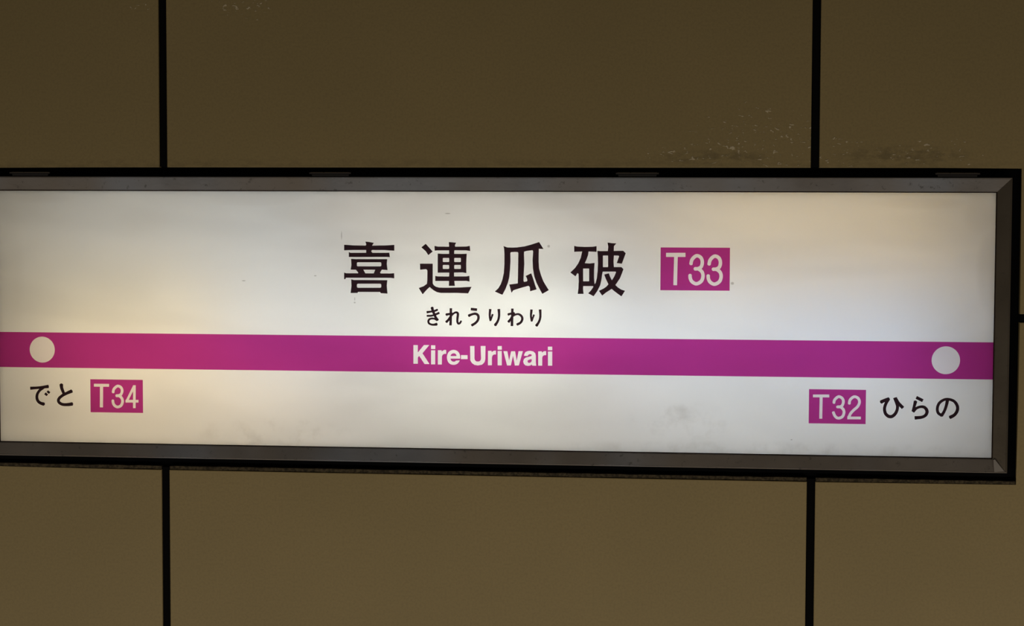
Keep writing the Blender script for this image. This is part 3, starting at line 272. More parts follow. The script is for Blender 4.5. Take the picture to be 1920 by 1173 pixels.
'hira_hi': [[[624.2,-129.9],[622.8,-130.4],[622.3,-130.4],[621.5,-130.6],[620.8,-130.9],[620.4,-131.2],[618.9,-131.7],[618.7,-131.9],[618.8,-132.4],[621.6,-139.2],[622.7,-142.4],[623.0,-143.2],[623.3,-144.7],[623.4,-145.8],[623.4,-146.9],[623.2,-148.9],[622.8,-150.4],[622.0,-152.6],[621.3,-154.0],[620.4,-155.4],[619.8,-156.1],[618.7,-157.3],[617.6,-158.2],[616.6,-158.8],[616.0,-159.0],[615.4,-159.2],[614.2,-159.2],[613.6,-159.1],[612.4,-158.6],[611.5,-158.0],[610.9,-157.6],[610.4,-157.0],[609.8,-156.4],[609.0,-155.4],[608.7,-154.6],[608.3,-153.6],[607.9,-151.7],[607.7,-150.6],[607.7,-148.7],[607.8,-147.8],[608.2,-145.8],[609.0,-143.2],[609.6,-141.7],[610.2,-140.3],[611.1,-138.7],[613.1,-135.5],[613.9,-134.1],[613.9,-133.9],[613.8,-133.8],[613.3,-133.4],[613.2,-132.4],[612.8,-131.7],[612.3,-131.1],[611.9,-130.9],[611.7,-130.4],[611.3,-130.4],[605.4,-132.7],[602.4,-134.0],[598.0,-136.0],[597.9,-136.3],[598.0,-136.8],[597.9,-137.2],[597.8,-137.9],[597.8,-138.4],[598.0,-138.9],[598.3,-139.6],[598.9,-140.2],[599.9,-140.7],[600.2,-141.0],[600.4,-141.1],[600.8,-141.0],[602.5,-140.0],[604.7,-138.8],[605.6,-138.3],[605.7,-138.3],[605.2,-139.5],[604.4,-141.6],[603.6,-144.2],[603.0,-146.8],[602.9,-147.9],[602.8,-149.4],[602.8,-150.8],[603.0,-152.6],[603.5,-154.8],[604.0,-156.3],[604.3,-157.2],[605.0,-158.6],[605.6,-159.4],[606.6,-160.6],[607.6,-161.7],[608.4,-162.3],[610.0,-163.4],[610.8,-163.8],[611.6,-164.1],[613.3,-164.5],[615.0,-164.6],[616.1,-164.5],[617.0,-164.3],[618.0,-163.9],[618.8,-163.6],[619.4,-163.3],[620.4,-162.6],[621.3,-161.9],[622.2,-161.1],[623.3,-159.9],[624.4,-158.6],[625.2,-157.3],[625.8,-156.2],[626.3,-155.1],[627.0,-153.3],[627.6,-151.5],[627.8,-150.4],[628.3,-147.7],[628.4,-146.3],[628.3,-144.9],[628.4,-144.9],[628.6,-145.1],[632.4,-149.0],[632.7,-149.2],[632.9,-149.1],[633.7,-148.3],[634.3,-148.1],[634.6,-147.8],[635.1,-147.3],[635.5,-146.5],[636.2,-145.8],[636.3,-145.6],[636.2,-145.2],[631.9,-141.0],[630.5,-139.6],[629.3,-138.3],[627.9,-136.2],[625.5,-132.1],[625.4,-131.9],[625.1,-131.8],[624.6,-130.0],[624.4,-129.9]]],
'hira_ra': [[[656.4,-127.8],[656.2,-128.0],[654.4,-131.9],[654.3,-132.1],[654.4,-132.4],[664.4,-137.4],[664.8,-137.5],[664.9,-137.4],[665.0,-137.3],[666.8,-133.4],[666.9,-133.1],[666.9,-132.9],[656.9,-128.0]],[[653.8,-135.0],[653.1,-135.1],[652.3,-135.5],[652.0,-135.4],[651.8,-135.4],[651.6,-135.5],[651.6,-135.7],[650.8,-140.1],[650.3,-143.3],[649.5,-146.8],[648.3,-152.3],[648.4,-152.7],[648.7,-152.8],[649.4,-153.0],[649.9,-153.3],[650.0,-153.6],[650.5,-154.0],[651.0,-154.3],[651.6,-154.4],[652.1,-154.8],[652.4,-154.9],[652.5,-154.8],[652.9,-154.3],[654.9,-151.7],[656.0,-150.3],[656.8,-149.6],[657.7,-149.0],[658.3,-148.7],[659.6,-148.1],[661.1,-147.6],[662.2,-147.4],[664.3,-147.3],[665.4,-147.4],[666.5,-147.7],[667.0,-147.9],[667.4,-148.2],[668.1,-148.8],[669.0,-150.0],[669.4,-150.6],[669.8,-151.4],[670.1,-152.3],[670.1,-153.2],[670.0,-154.3],[669.8,-155.0],[669.4,-155.9],[668.9,-156.7],[668.1,-157.5],[667.2,-158.2],[666.0,-158.9],[665.2,-159.2],[664.1,-159.6],[662.1,-159.9],[659.1,-160.1],[657.2,-160.2],[656.8,-160.2],[653.8,-160.3],[653.0,-160.5],[653.0,-160.6],[652.9,-160.8],[653.1,-162.3],[653.1,-163.3],[653.2,-163.9],[653.4,-165.8],[653.5,-166.0],[653.8,-166.1],[656.3,-165.8],[660.8,-165.2],[663.0,-164.9],[664.4,-164.5],[666.2,-164.0],[668.4,-163.1],[669.8,-162.4],[671.2,-161.4],[671.8,-160.9],[672.8,-159.9],[673.5,-158.9],[674.0,-158.0],[674.7,-156.5],[675.2,-154.8],[675.4,-153.3],[675.3,-151.8],[675.1,-150.7],[674.8,-149.8],[674.5,-149.0],[673.5,-147.3],[672.5,-146.1],[671.2,-144.9],[670.2,-144.1],[669.5,-143.7],[668.5,-143.3],[667.5,-143.0],[665.8,-142.7],[663.9,-142.8],[661.7,-143.1],[659.7,-143.5],[658.3,-144.0],[656.3,-144.9],[654.6,-146.0],[654.5,-146.0],[654.5,-145.9],[654.6,-145.3],[654.9,-143.8],[657.1,-137.0],[657.0,-136.8],[656.5,-136.6],[656.2,-136.0],[655.6,-135.5],[654.8,-135.1],[654.1,-135.0]]],
'hira_no': [[[703.4,-130.1],[701.9,-130.3],[701.0,-130.5],[699.9,-130.8],[698.7,-131.2],[696.9,-132.0],[695.8,-132.6],[694.6,-133.3],[693.2,-134.3],[692.2,-135.1],[690.6,-136.7],[690.2,-137.2],[689.3,-138.5],[688.8,-139.5],[688.2,-140.8],[687.7,-142.1],[687.3,-143.4],[686.9,-145.1],[686.8,-146.1],[686.6,-147.8],[686.6,-149.9],[686.8,-151.1],[687.1,-152.6],[687.4,-153.6],[687.8,-154.7],[688.2,-155.5],[688.9,-156.5],[689.4,-157.0],[690.7,-158.2],[691.9,-159.0],[693.8,-160.2],[695.2,-161.1],[695.3,-161.1],[695.5,-161.0],[696.0,-160.4],[696.7,-160.4],[697.3,-160.8],[697.5,-160.7],[697.7,-160.6],[700.0,-156.7],[701.2,-154.5],[702.2,-152.3],[703.3,-149.5],[704.3,-146.6],[705.5,-142.5],[706.3,-139.4],[707.3,-134.7],[707.6,-134.7],[708.4,-134.9],[710.0,-135.4],[711.3,-135.9],[712.4,-136.4],[713.5,-137.1],[714.0,-137.5],[714.8,-138.3],[715.8,-139.6],[716.7,-141.0],[717.4,-142.3],[717.9,-143.8],[718.2,-144.8],[718.3,-145.6],[718.4,-146.6],[718.2,-148.3],[718.0,-149.3],[717.5,-150.9],[716.7,-152.6],[715.8,-153.9],[715.3,-154.5],[714.4,-155.6],[713.4,-156.3],[712.6,-156.8],[708.7,-158.7],[707.3,-159.5],[707.2,-159.8],[707.6,-160.5],[707.6,-161.2],[707.8,-162.1],[708.1,-162.7],[708.6,-163.2],[709.3,-163.6],[709.7,-164.2],[709.9,-164.3],[710.1,-164.2],[714.6,-161.7],[716.5,-160.4],[717.9,-159.2],[719.0,-158.1],[719.7,-157.2],[720.5,-156.0],[721.3,-154.8],[722.0,-153.4],[722.5,-152.1],[722.9,-151.1],[723.1,-150.2],[723.3,-148.9],[723.5,-147.5],[723.4,-145.4],[723.2,-144.1],[723.0,-143.0],[722.6,-141.8],[721.7,-139.8],[720.7,-138.1],[719.6,-136.6],[718.8,-135.6],[717.7,-134.6],[716.5,-133.6],[715.4,-132.9],[714.5,-132.4],[712.5,-131.6],[710.7,-131.0],[709.1,-130.6],[707.0,-130.3],[704.9,-130.1]],[[701.7,-134.8],[701.8,-134.7],[701.9,-134.8],[701.8,-135.2],[701.2,-139.5],[700.6,-142.6],[699.5,-146.5],[698.6,-149.1],[697.8,-150.9],[697.3,-152.0],[696.6,-153.2],[695.0,-155.5],[694.9,-155.4],[694.2,-155.0],[693.0,-154.0],[692.4,-153.4],[691.8,-152.1],[691.4,-150.7],[691.2,-149.1],[691.2,-147.8],[691.4,-145.9],[691.7,-144.5],[692.3,-142.8],[693.0,-141.2],[693.9,-139.9],[694.3,-139.4],[695.6,-138.1],[697.4,-136.8],[698.5,-136.0],[700.3,-135.2]]],
't33_T': [[[251.8,100.3],[251.8,100.2],[251.8,93.8],[251.9,93.6],[264.6,93.7],[264.8,93.6],[264.9,93.5],[264.0,47.8],[264.1,47.8],[265.4,47.8],[265.7,47.7],[267.4,47.7],[267.8,47.7],[269.5,47.7],[269.8,47.6],[269.9,47.7],[270.0,48.5],[270.0,50.2],[270.1,50.6],[270.0,52.2],[270.1,52.6],[270.1,54.3],[270.1,54.6],[270.2,59.8],[270.3,64.5],[270.3,64.9],[270.3,66.5],[270.4,66.9],[270.3,68.5],[270.4,68.9],[270.4,70.6],[270.4,71.0],[270.4,72.7],[270.5,73.0],[270.4,74.7],[270.5,75.1],[270.5,76.7],[270.5,77.1],[270.5,78.8],[270.6,79.2],[270.6,80.8],[270.6,81.2],[270.6,82.9],[270.6,83.2],[270.6,84.9],[270.7,85.3],[270.7,86.9],[270.7,87.3],[270.7,89.0],[270.8,89.4],[270.7,91.0],[270.8,91.4],[270.8,93.1],[270.8,93.5],[271.0,93.7],[271.1,93.7],[283.2,93.8],[283.3,94.0],[283.2,100.5],[283.1,100.5]]],
't33_3': [[[301.4,98.7],[300.3,98.5],[299.2,98.2],[298.2,97.7],[297.2,97.1],[296.1,96.3],[294.8,95.1],[293.7,93.8],[292.4,92.3],[291.9,91.5],[291.2,90.2],[290.9,89.4],[290.5,88.3],[290.1,86.3],[289.6,83.6],[289.4,82.4],[289.5,82.3],[289.8,82.1],[290.2,81.5],[290.7,81.0],[291.6,80.5],[292.3,80.4],[292.7,80.4],[293.4,80.6],[294.3,81.1],[294.7,81.0],[294.8,81.1],[295.0,81.9],[295.7,86.1],[296.0,87.2],[296.3,87.9],[297.0,88.9],[298.0,90.2],[299.2,91.4],[300.3,92.3],[301.0,92.8],[301.4,93.0],[301.9,93.1],[302.6,93.0],[303.2,92.9],[303.7,92.7],[304.5,92.2],[305.3,91.7],[305.9,91.2],[306.5,90.4],[307.2,88.9],[307.6,87.6],[307.8,85.8],[307.8,84.2],[307.5,82.6],[307.1,81.0],[306.6,79.8],[306.3,79.4],[305.9,79.1],[305.2,78.5],[304.2,78.1],[302.9,77.7],[302.1,77.5],[298.2,77.5],[298.1,77.2],[297.6,76.9],[297.1,76.4],[296.7,75.5],[296.6,74.6],[296.7,73.8],[297.1,73.0],[297.8,72.3],[298.2,72.0],[298.3,71.7],[299.9,71.7],[301.0,71.8],[302.2,71.8],[302.9,71.8],[303.3,71.8],[303.9,71.5],[304.5,71.2],[305.1,70.8],[306.3,69.9],[307.3,68.9],[307.9,68.2],[308.2,67.7],[308.5,66.9],[308.9,65.8],[309.1,64.5],[309.2,63.7],[309.1,62.3],[308.9,60.9],[308.6,59.5],[308.1,58.3],[307.7,57.4],[307.2,56.7],[306.6,56.0],[305.9,55.4],[304.8,54.6],[303.4,53.8],[302.7,53.5],[301.5,53.1],[300.9,53.1],[300.1,53.3],[299.5,53.5],[298.4,54.1],[297.6,54.7],[296.6,55.4],[295.7,56.3],[295.2,57.1],[294.9,57.8],[294.5,58.8],[294.1,60.0],[293.9,61.0],[293.8,61.8],[293.8,64.0],[293.7,64.9],[293.4,65.1],[293.2,65.4],[292.7,65.9],[292.0,66.3],[291.0,66.5],[290.0,66.3],[289.3,65.9],[288.9,65.5],[288.4,64.7],[288.2,64.5],[288.1,64.4],[288.2,63.8],[288.2,61.6],[288.4,59.4],[288.7,58.1],[289.3,56.6],[290.1,54.8],[290.9,53.3],[291.5,52.5],[292.5,51.4],[293.5,50.6],[294.7,49.8],[296.4,48.8],[298.1,48.0],[299.5,47.6],[300.5,47.5],[301.8,47.5],[302.7,47.6],[303.8,47.9],[304.9,48.3],[305.7,48.6],[307.8,49.8],[308.9,50.5],[310.3,51.6],[311.2,52.6],[311.8,53.3],[312.6,54.6],[313.3,56.0],[314.0,58.0],[314.3,59.3],[314.6,60.7],[314.7,62.1],[314.8,63.8],[314.5,66.1],[314.1,67.9],[313.6,69.3],[312.9,70.7],[311.8,72.3],[311.1,73.1],[310.3,73.9],[309.6,74.5],[309.6,74.6],[310.6,75.8],[311.2,76.6],[311.7,77.5],[312.4,79.3],[312.8,80.6],[313.2,82.4],[313.4,84.8],[313.4,86.7],[313.0,88.8],[312.4,91.0],[311.6,92.8],[311.1,93.6],[310.5,94.5],[309.3,95.8],[308.4,96.4],[306.7,97.5],[305.8,97.9],[304.9,98.2],[303.9,98.5],[302.9,98.7]]],
't33_3b': [[[330.7,98.2],[329.6,98.1],[328.4,97.7],[327.4,97.2],[326.2,96.4],[325.4,95.8],[323.9,94.5],[322.9,93.4],[321.9,92.2],[321.1,91.0],[320.7,90.2],[320.1,88.9],[319.8,88.1],[319.3,85.8],[318.7,81.9],[319.1,81.6],[319.5,81.0],[319.9,80.6],[320.8,80.1],[321.5,80.0],[321.9,80.0],[322.6,80.1],[323.6,80.6],[324.0,80.6],[324.1,80.6],[324.2,81.2],[324.4,82.3],[324.9,85.3],[325.3,86.7],[325.6,87.4],[326.1,88.3],[327.3,89.8],[328.8,91.2],[329.3,91.7],[330.2,92.3],[330.7,92.5],[331.1,92.6],[331.5,92.6],[332.3,92.4],[332.9,92.2],[333.9,91.7],[334.8,91.0],[335.1,90.7],[335.4,90.3],[335.9,89.5],[336.4,88.4],[336.8,87.1],[337.1,85.3],[337.0,83.7],[336.8,82.2],[336.3,80.5],[335.7,79.3],[335.1,78.6],[334.4,78.0],[333.4,77.6],[332.2,77.2],[331.3,77.0],[327.5,77.0],[327.4,76.8],[326.9,76.4],[326.4,75.9],[326.0,75.0],[325.8,74.2],[326.0,73.3],[326.4,72.6],[327.0,71.9],[327.4,71.6],[327.6,71.3],[329.1,71.2],[330.3,71.4],[331.5,71.4],[332.2,71.4],[332.6,71.3],[333.1,71.1],[334.0,70.6],[335.4,69.5],[336.5,68.5],[337.0,67.9],[337.4,67.3],[337.8,66.5],[338.1,65.2],[338.3,64.1],[338.4,63.4],[338.4,61.9],[338.1,60.2],[337.8,59.1],[337.4,57.9],[337.0,57.0],[336.5,56.2],[335.8,55.5],[334.8,54.6],[334.1,54.1],[333.4,53.8],[332.1,53.1],[331.0,52.8],[330.2,52.7],[329.4,52.9],[328.8,53.1],[328.1,53.4],[326.8,54.2],[325.8,55.1],[324.9,56.0],[324.2,57.2],[323.7,58.4],[323.3,59.6],[323.1,60.6],[323.1,61.5],[323.1,63.7],[323.0,64.4],[322.7,64.6],[322.4,65.0],[322.0,65.5],[321.2,65.8],[320.3,66.0],[319.2,65.8],[318.6,65.5],[318.1,65.1],[318.0,64.9],[317.7,64.3],[317.4,64.1],[317.4,63.9],[317.5,63.5],[317.5,61.3],[317.6,60.4],[317.8,58.7],[318.1,57.5],[318.6,56.1],[319.4,54.3],[320.2,52.9],[320.8,52.0],[321.8,51.0],[323.0,50.0],[324.6,48.9],[326.4,48.0],[327.4,47.6],[328.7,47.2],[329.8,47.0],[331.1,47.1],[331.9,47.2],[332.9,47.4],[334.1,47.8],[335.3,48.4],[337.1,49.3],[338.0,50.0],[339.5,51.2],[340.5,52.2],[341.3,53.2],[342.1,54.5],[342.6,55.7],[343.2,57.5],[343.5,58.8],[343.9,60.6],[343.9,61.6],[344.0,63.5],[343.8,65.7],[343.3,67.6],[342.7,69.1],[342.0,70.5],[341.1,71.8],[340.4,72.6],[339.5,73.5],[338.8,74.0],[338.8,74.2],[339.9,75.3],[340.4,76.1],[340.9,77.0],[341.6,78.6],[341.9,79.5],[342.4,81.6],[342.6,83.5],[342.6,85.6],[342.4,87.5],[342.0,89.4],[341.7,90.3],[341.3,91.3],[340.8,92.4],[339.9,93.8],[339.4,94.4],[338.5,95.3],[337.6,96.0],[336.0,97.0],[335.0,97.4],[334.1,97.8],[333.1,98.0],[332.1,98.2]]],
't34_T': [[[-709.8,-126.0],[-709.9,-126.2],[-709.9,-127.7],[-710.0,-128.1],[-710.0,-130.8],[-710.0,-131.0],[-699.9,-131.0],[-699.7,-131.0],[-699.5,-131.2],[-699.7,-144.9],[-699.7,-145.3],[-700.0,-165.9],[-699.8,-166.0],[-697.8,-165.9],[-697.3,-166.0],[-694.6,-165.9],[-694.4,-165.9],[-694.3,-155.8],[-694.2,-151.4],[-694.1,-151.0],[-694.0,-134.4],[-693.9,-134.0],[-693.9,-131.2],[-693.8,-131.0],[-693.6,-131.0],[-686.7,-130.9],[-686.3,-131.0],[-683.6,-130.9],[-683.5,-130.8],[-683.5,-129.5],[-683.4,-126.1],[-683.6,-126.0],[-684.0,-126.0],[-687.7,-126.0],[-688.1,-126.0],[-691.8,-126.0],[-692.2,-126.0],[-695.9,-126.0],[-696.3,-126.0],[-700.0,-126.0],[-700.4,-126.0]]],
't34_3': [[[-668.6,-127.2],[-669.1,-127.2],[-670.1,-127.5],[-671.0,-127.8],[-672.4,-128.6],[-674.1,-130.0],[-676.0,-131.8],[-677.2,-133.4],[-677.9,-134.9],[-678.2,-135.8],[-678.5,-136.9],[-679.0,-140.1],[-679.0,-140.2],[-678.7,-140.4],[-678.3,-141.0],[-678.0,-141.3],[-677.4,-141.7],[-677.0,-141.8],[-676.5,-141.8],[-675.8,-141.7],[-675.1,-141.3],[-674.8,-141.1],[-674.4,-141.1],[-674.2,-140.2],[-673.9,-137.5],[-673.6,-136.5],[-673.3,-136.0],[-672.8,-135.2],[-672.1,-134.5],[-670.9,-133.3],[-669.9,-132.5],[-669.3,-132.1],[-668.7,-131.8],[-668.3,-131.7],[-667.9,-131.7],[-667.2,-131.8],[-666.4,-132.1],[-665.4,-132.7],[-664.6,-133.4],[-664.4,-133.8],[-664.0,-134.4],[-663.5,-135.3],[-663.2,-136.5],[-663.3,-138.0],[-663.6,-139.4],[-664.0,-140.4],[-664.3,-141.2],[-664.7,-141.9],[-665.4,-142.4],[-666.0,-142.7],[-667.2,-143.2],[-667.9,-143.3],[-668.8,-143.4],[-671.4,-143.4],[-671.6,-143.7],[-671.9,-143.9],[-672.4,-144.4],[-672.6,-145.0],[-672.8,-145.8],[-672.6,-146.5],[-672.2,-147.4],[-671.6,-148.0],[-671.4,-148.2],[-670.9,-148.3],[-668.2,-148.2],[-667.5,-148.3],[-666.9,-148.4],[-666.2,-148.8],[-665.4,-149.3],[-664.2,-150.6],[-663.8,-151.2],[-663.4,-151.9],[-662.9,-153.2],[-662.8,-153.9],[-662.7,-154.4],[-662.7,-155.6],[-662.9,-156.3],[-663.1,-157.3],[-663.8,-159.1],[-664.5,-160.3],[-665.4,-161.2],[-666.5,-161.9],[-667.3,-162.3],[-668.3,-162.5],[-669.2,-162.6],[-669.8,-162.5],[-670.6,-162.2],[-671.3,-161.7],[-671.9,-161.3],[-672.4,-160.9],[-673.1,-160.2],[-673.7,-159.3],[-674.4,-157.8],[-674.5,-157.2],[-674.7,-156.3],[-675.0,-153.5],[-675.7,-152.7],[-676.5,-152.4],[-677.2,-152.2],[-678.0,-152.4],[-678.7,-152.7],[-679.0,-153.1],[-679.6,-154.0],[-679.6,-154.2],[-679.4,-156.8],[-679.1,-158.3],[-678.8,-159.4],[-678.5,-160.3],[-677.7,-161.8],[-677.0,-162.9],[-676.3,-163.8],[-675.6,-164.4],[-674.5,-165.3],[-673.2,-166.1],[-672.2,-166.5],[-671.3,-166.9],[-670.0,-167.2],[-669.2,-167.2],[-668.0,-167.1],[-667.0,-166.9],[-665.8,-166.6],[-664.4,-166.0],[-663.6,-165.6],[-662.8,-165.1],[-661.7,-164.1],[-661.2,-163.7],[-660.5,-162.8],[-660.0,-162.0],[-659.3,-160.5],[-658.7,-158.9],[-658.5,-158.2],[-658.2,-157.1],[-658.0,-155.8],[-658.0,-154.1],[-658.2,-152.8],[-658.5,-151.5],[-659.0,-149.9],[-659.7,-148.7],[-660.3,-147.9],[-661.0,-147.0],[-662.1,-145.8],[-661.0,-144.7],[-660.5,-143.9],[-659.8,-142.5],[-659.3,-141.1],[-659.0,-140.2],[-658.6,-138.2],[-658.6,-137.6],[-658.6,-136.2],[-658.8,-135.0],[-659.2,-133.5],[-659.9,-132.0],[-660.6,-130.8],[-661.5,-129.8],[-662.6,-128.9],[-663.5,-128.4],[-664.6,-127.8],[-665.6,-127.5],[-667.1,-127.2],[-667.7,-127.1]]],
't34_4': [[[-641.5,-127.5],[-641.9,-127.8],[-642.0,-128.3],[-654.2,-152.3],[-654.5,-152.5],[-655.1,-152.6],[-655.2,-152.6],[-655.4,-154.6],[-655.3,-154.8],[-655.3,-157.0],[-655.2,-157.1],[-654.5,-157.2],[-644.5,-157.0],[-644.1,-157.1],[-642.4,-157.1],[-642.2,-157.2],[-642.2,-157.4],[-642.3,-162.6],[-642.3,-166.3],[-642.3,-166.4],[-640.5,-166.5],[-640.2,-166.5],[-637.8,-166.4],[-637.7,-166.3],[-637.5,-157.1],[-637.4,-157.0],[-637.2,-157.0],[-634.0,-156.9],[-632.9,-157.0],[-632.8,-156.9],[-632.7,-156.8],[-632.7,-152.6],[-632.8,-152.4],[-633.1,-152.3],[-637.2,-152.4],[-637.4,-152.3],[-637.5,-152.2],[-637.2,-127.7],[-637.4,-127.6],[-640.9,-127.7],[-641.4,-127.5]],[[-642.2,-138.2],[-642.1,-138.2],[-642.0,-138.4],[-642.2,-152.3],[-642.3,-152.4],[-642.5,-152.5],[-643.5,-152.4],[-649.1,-152.5],[-649.4,-152.4],[-649.4,-152.2]]],
't32_T': [[[490.9,-127.7],[490.9,-127.8],[490.9,-132.1],[491.0,-132.2],[501.4,-132.2],[501.5,-132.2],[501.6,-132.3],[501.6,-138.5],[501.6,-138.8],[501.6,-141.1],[501.6,-141.4],[501.6,-143.7],[501.5,-144.1],[501.6,-146.2],[501.5,-146.6],[501.5,-148.8],[501.5,-149.2],[501.5,-151.4],[501.5,-151.8],[501.5,-154.0],[501.4,-154.4],[501.5,-156.6],[501.4,-157.0],[501.4,-159.2],[501.4,-159.6],[501.4,-161.7],[501.4,-162.1],[501.4,-164.3],[501.4,-164.7],[501.4,-166.8],[501.6,-166.9],[503.3,-166.9],[503.7,-166.9],[506.0,-166.9],[506.1,-166.9],[506.2,-166.4],[506.2,-156.3],[506.3,-156.1],[506.2,-153.8],[506.3,-153.5],[506.3,-151.3],[506.3,-150.9],[506.3,-148.7],[506.3,-148.3],[506.3,-146.2],[506.4,-145.8],[506.3,-143.5],[506.4,-143.2],[506.4,-140.9],[506.4,-140.6],[506.4,-138.3],[506.4,-138.0],[506.4,-135.8],[506.4,-135.4],[506.4,-133.2],[506.5,-132.2],[506.6,-132.1],[506.7,-132.1],[507.8,-132.1],[508.1,-132.1],[516.9,-132.0],[517.0,-131.8],[516.9,-127.5],[516.8,-127.4],[513.5,-127.4],[513.1,-127.4]]],
't32_3': [[[532.0,-128.3],[531.2,-128.4],[530.1,-128.8],[528.5,-129.7],[527.6,-130.4],[526.2,-131.7],[524.6,-133.4],[524.0,-134.2],[523.6,-134.9],[523.1,-136.0],[522.6,-137.8],[522.3,-140.6],[522.3,-140.7],[522.5,-140.9],[522.9,-141.6],[523.1,-141.9],[524.0,-142.3],[524.7,-142.4],[525.3,-142.3],[525.9,-142.0],[526.3,-141.6],[526.6,-141.6],[526.7,-141.0],[527.1,-138.3],[527.3,-137.6],[527.6,-136.9],[528.3,-136.0],[529.8,-134.5],[531.3,-133.3],[532.1,-132.9],[532.8,-132.8],[533.1,-132.9],[534.0,-133.2],[534.8,-133.7],[535.8,-134.5],[536.3,-135.0],[536.7,-135.7],[537.0,-136.3],[537.2,-136.9],[537.4,-137.8],[537.4,-139.0],[537.3,-139.7],[537.1,-140.7],[536.7,-141.9],[536.1,-143.2],[535.9,-143.7],[535.1,-144.2],[534.5,-144.6],[533.8,-144.8],[532.0,-144.8],[529.6,-145.0],[529.4,-145.2],[529.0,-145.5],[528.5,-146.0],[528.2,-146.6],[528.2,-147.5],[528.3,-147.9],[528.6,-148.6],[529.0,-149.0],[529.6,-149.4],[531.4,-149.6],[533.1,-149.5],[534.0,-149.4],[534.8,-149.8],[535.5,-150.2],[536.3,-150.9],[537.1,-151.6],[537.5,-152.2],[538.1,-153.2],[538.4,-154.0],[538.6,-154.8],[538.6,-156.0],[538.6,-156.6],[538.2,-158.3],[537.7,-159.8],[537.4,-160.4],[537.0,-161.0],[536.2,-161.8],[535.2,-162.4],[534.2,-162.8],[533.4,-163.1],[532.7,-163.2],[531.9,-163.3],[531.1,-163.1],[530.0,-162.5],[529.7,-162.2],[528.9,-161.5],[528.3,-160.8],[528.0,-160.2],[527.3,-159.0],[525.9,-155.5],[525.4,-154.4],[525.3,-154.4],[524.8,-154.6],[523.9,-154.5],[523.1,-154.7],[522.5,-155.0],[522.2,-155.3],[521.9,-155.9],[521.5,-156.2],[521.4,-156.3],[523.3,-161.0],[523.8,-162.1],[524.6,-163.4],[525.1,-164.1],[526.2,-165.2],[527.0,-165.8],[527.9,-166.5],[529.2,-167.2],[530.3,-167.5],[531.1,-167.7],[532.1,-167.8],[533.1,-167.7],[534.2,-167.6],[535.4,-167.2],[536.3,-166.9],[537.2,-166.4],[538.4,-165.8],[539.5,-165.0],[540.0,-164.4],[540.6,-163.7],[541.2,-162.8],[541.7,-161.8],[542.2,-160.5],[542.5,-159.3],[542.8,-157.9],[543.0,-156.9],[543.1,-155.7],[543.0,-154.4],[542.8,-153.4],[542.6,-152.6],[542.1,-151.2],[541.5,-150.0],[540.6,-148.8],[538.9,-147.1],[538.9,-147.0],[539.8,-145.8],[540.5,-144.4],[541.2,-142.5],[541.7,-140.4],[541.9,-138.5],[541.8,-137.3],[541.5,-135.7],[541.0,-134.3],[540.2,-132.8],[539.3,-131.6],[538.4,-130.7],[537.6,-130.2],[536.3,-129.3],[534.8,-128.7],[533.2,-128.3]]],
't32_2': [[[557.0,-128.1],[556.0,-128.2],[555.1,-128.5],[554.0,-129.1],[553.2,-129.5],[551.9,-130.6],[550.7,-131.6],[549.6,-132.8],[549.1,-133.4],[548.5,-134.3],[548.0,-135.2],[547.7,-136.0],[547.4,-137.0],[547.1,-138.9],[546.8,-141.8],[547.2,-142.1],[547.4,-142.5],[547.8,-142.8],[548.4,-143.1],[548.8,-143.2],[549.2,-143.3],[549.9,-143.2],[550.5,-142.8],[550.8,-142.6],[551.1,-142.6],[551.2,-142.5],[551.4,-141.4],[551.6,-138.6],[551.9,-137.5],[552.2,-136.8],[553.0,-135.8],[554.2,-134.5],[554.9,-133.9],[556.2,-133.0],[556.8,-132.7],[557.5,-132.6],[558.1,-132.6],[558.7,-132.7],[559.4,-133.0],[560.1,-133.4],[561.0,-133.9],[561.6,-134.6],[561.9,-134.9],[562.2,-135.4],[562.5,-136.1],[562.8,-136.9],[563.0,-137.9],[563.1,-138.8],[563.0,-139.7],[562.8,-140.5],[562.4,-141.6],[561.8,-143.1],[561.3,-143.9],[560.4,-145.1],[559.9,-145.8],[559.2,-146.5],[556.1,-149.1],[554.5,-150.6],[551.3,-154.0],[550.2,-155.4],[549.3,-156.8],[548.4,-158.5],[547.7,-160.4],[546.5,-162.6],[546.2,-162.9],[546.3,-167.0],[546.3,-167.2],[546.5,-167.2],[567.7,-166.9],[567.8,-166.8],[567.8,-162.7],[567.7,-162.5],[551.9,-162.7],[551.8,-162.7],[551.7,-162.6],[552.2,-160.9],[552.8,-159.7],[553.3,-158.8],[554.3,-157.5],[556.1,-155.4],[558.4,-153.1],[561.8,-150.2],[562.8,-149.2],[563.8,-148.1],[564.5,-147.2],[565.6,-145.3],[566.5,-143.4],[567.0,-142.0],[567.3,-140.4],[567.5,-139.1],[567.5,-138.1],[567.3,-136.8],[567.0,-135.5],[566.7,-134.6],[566.0,-133.2],[565.5,-132.2],[564.9,-131.5],[564.4,-130.9],[563.2,-129.9],[562.3,-129.4],[561.3,-128.9],[560.0,-128.4],[559.1,-128.2],[557.9,-128.1]]],
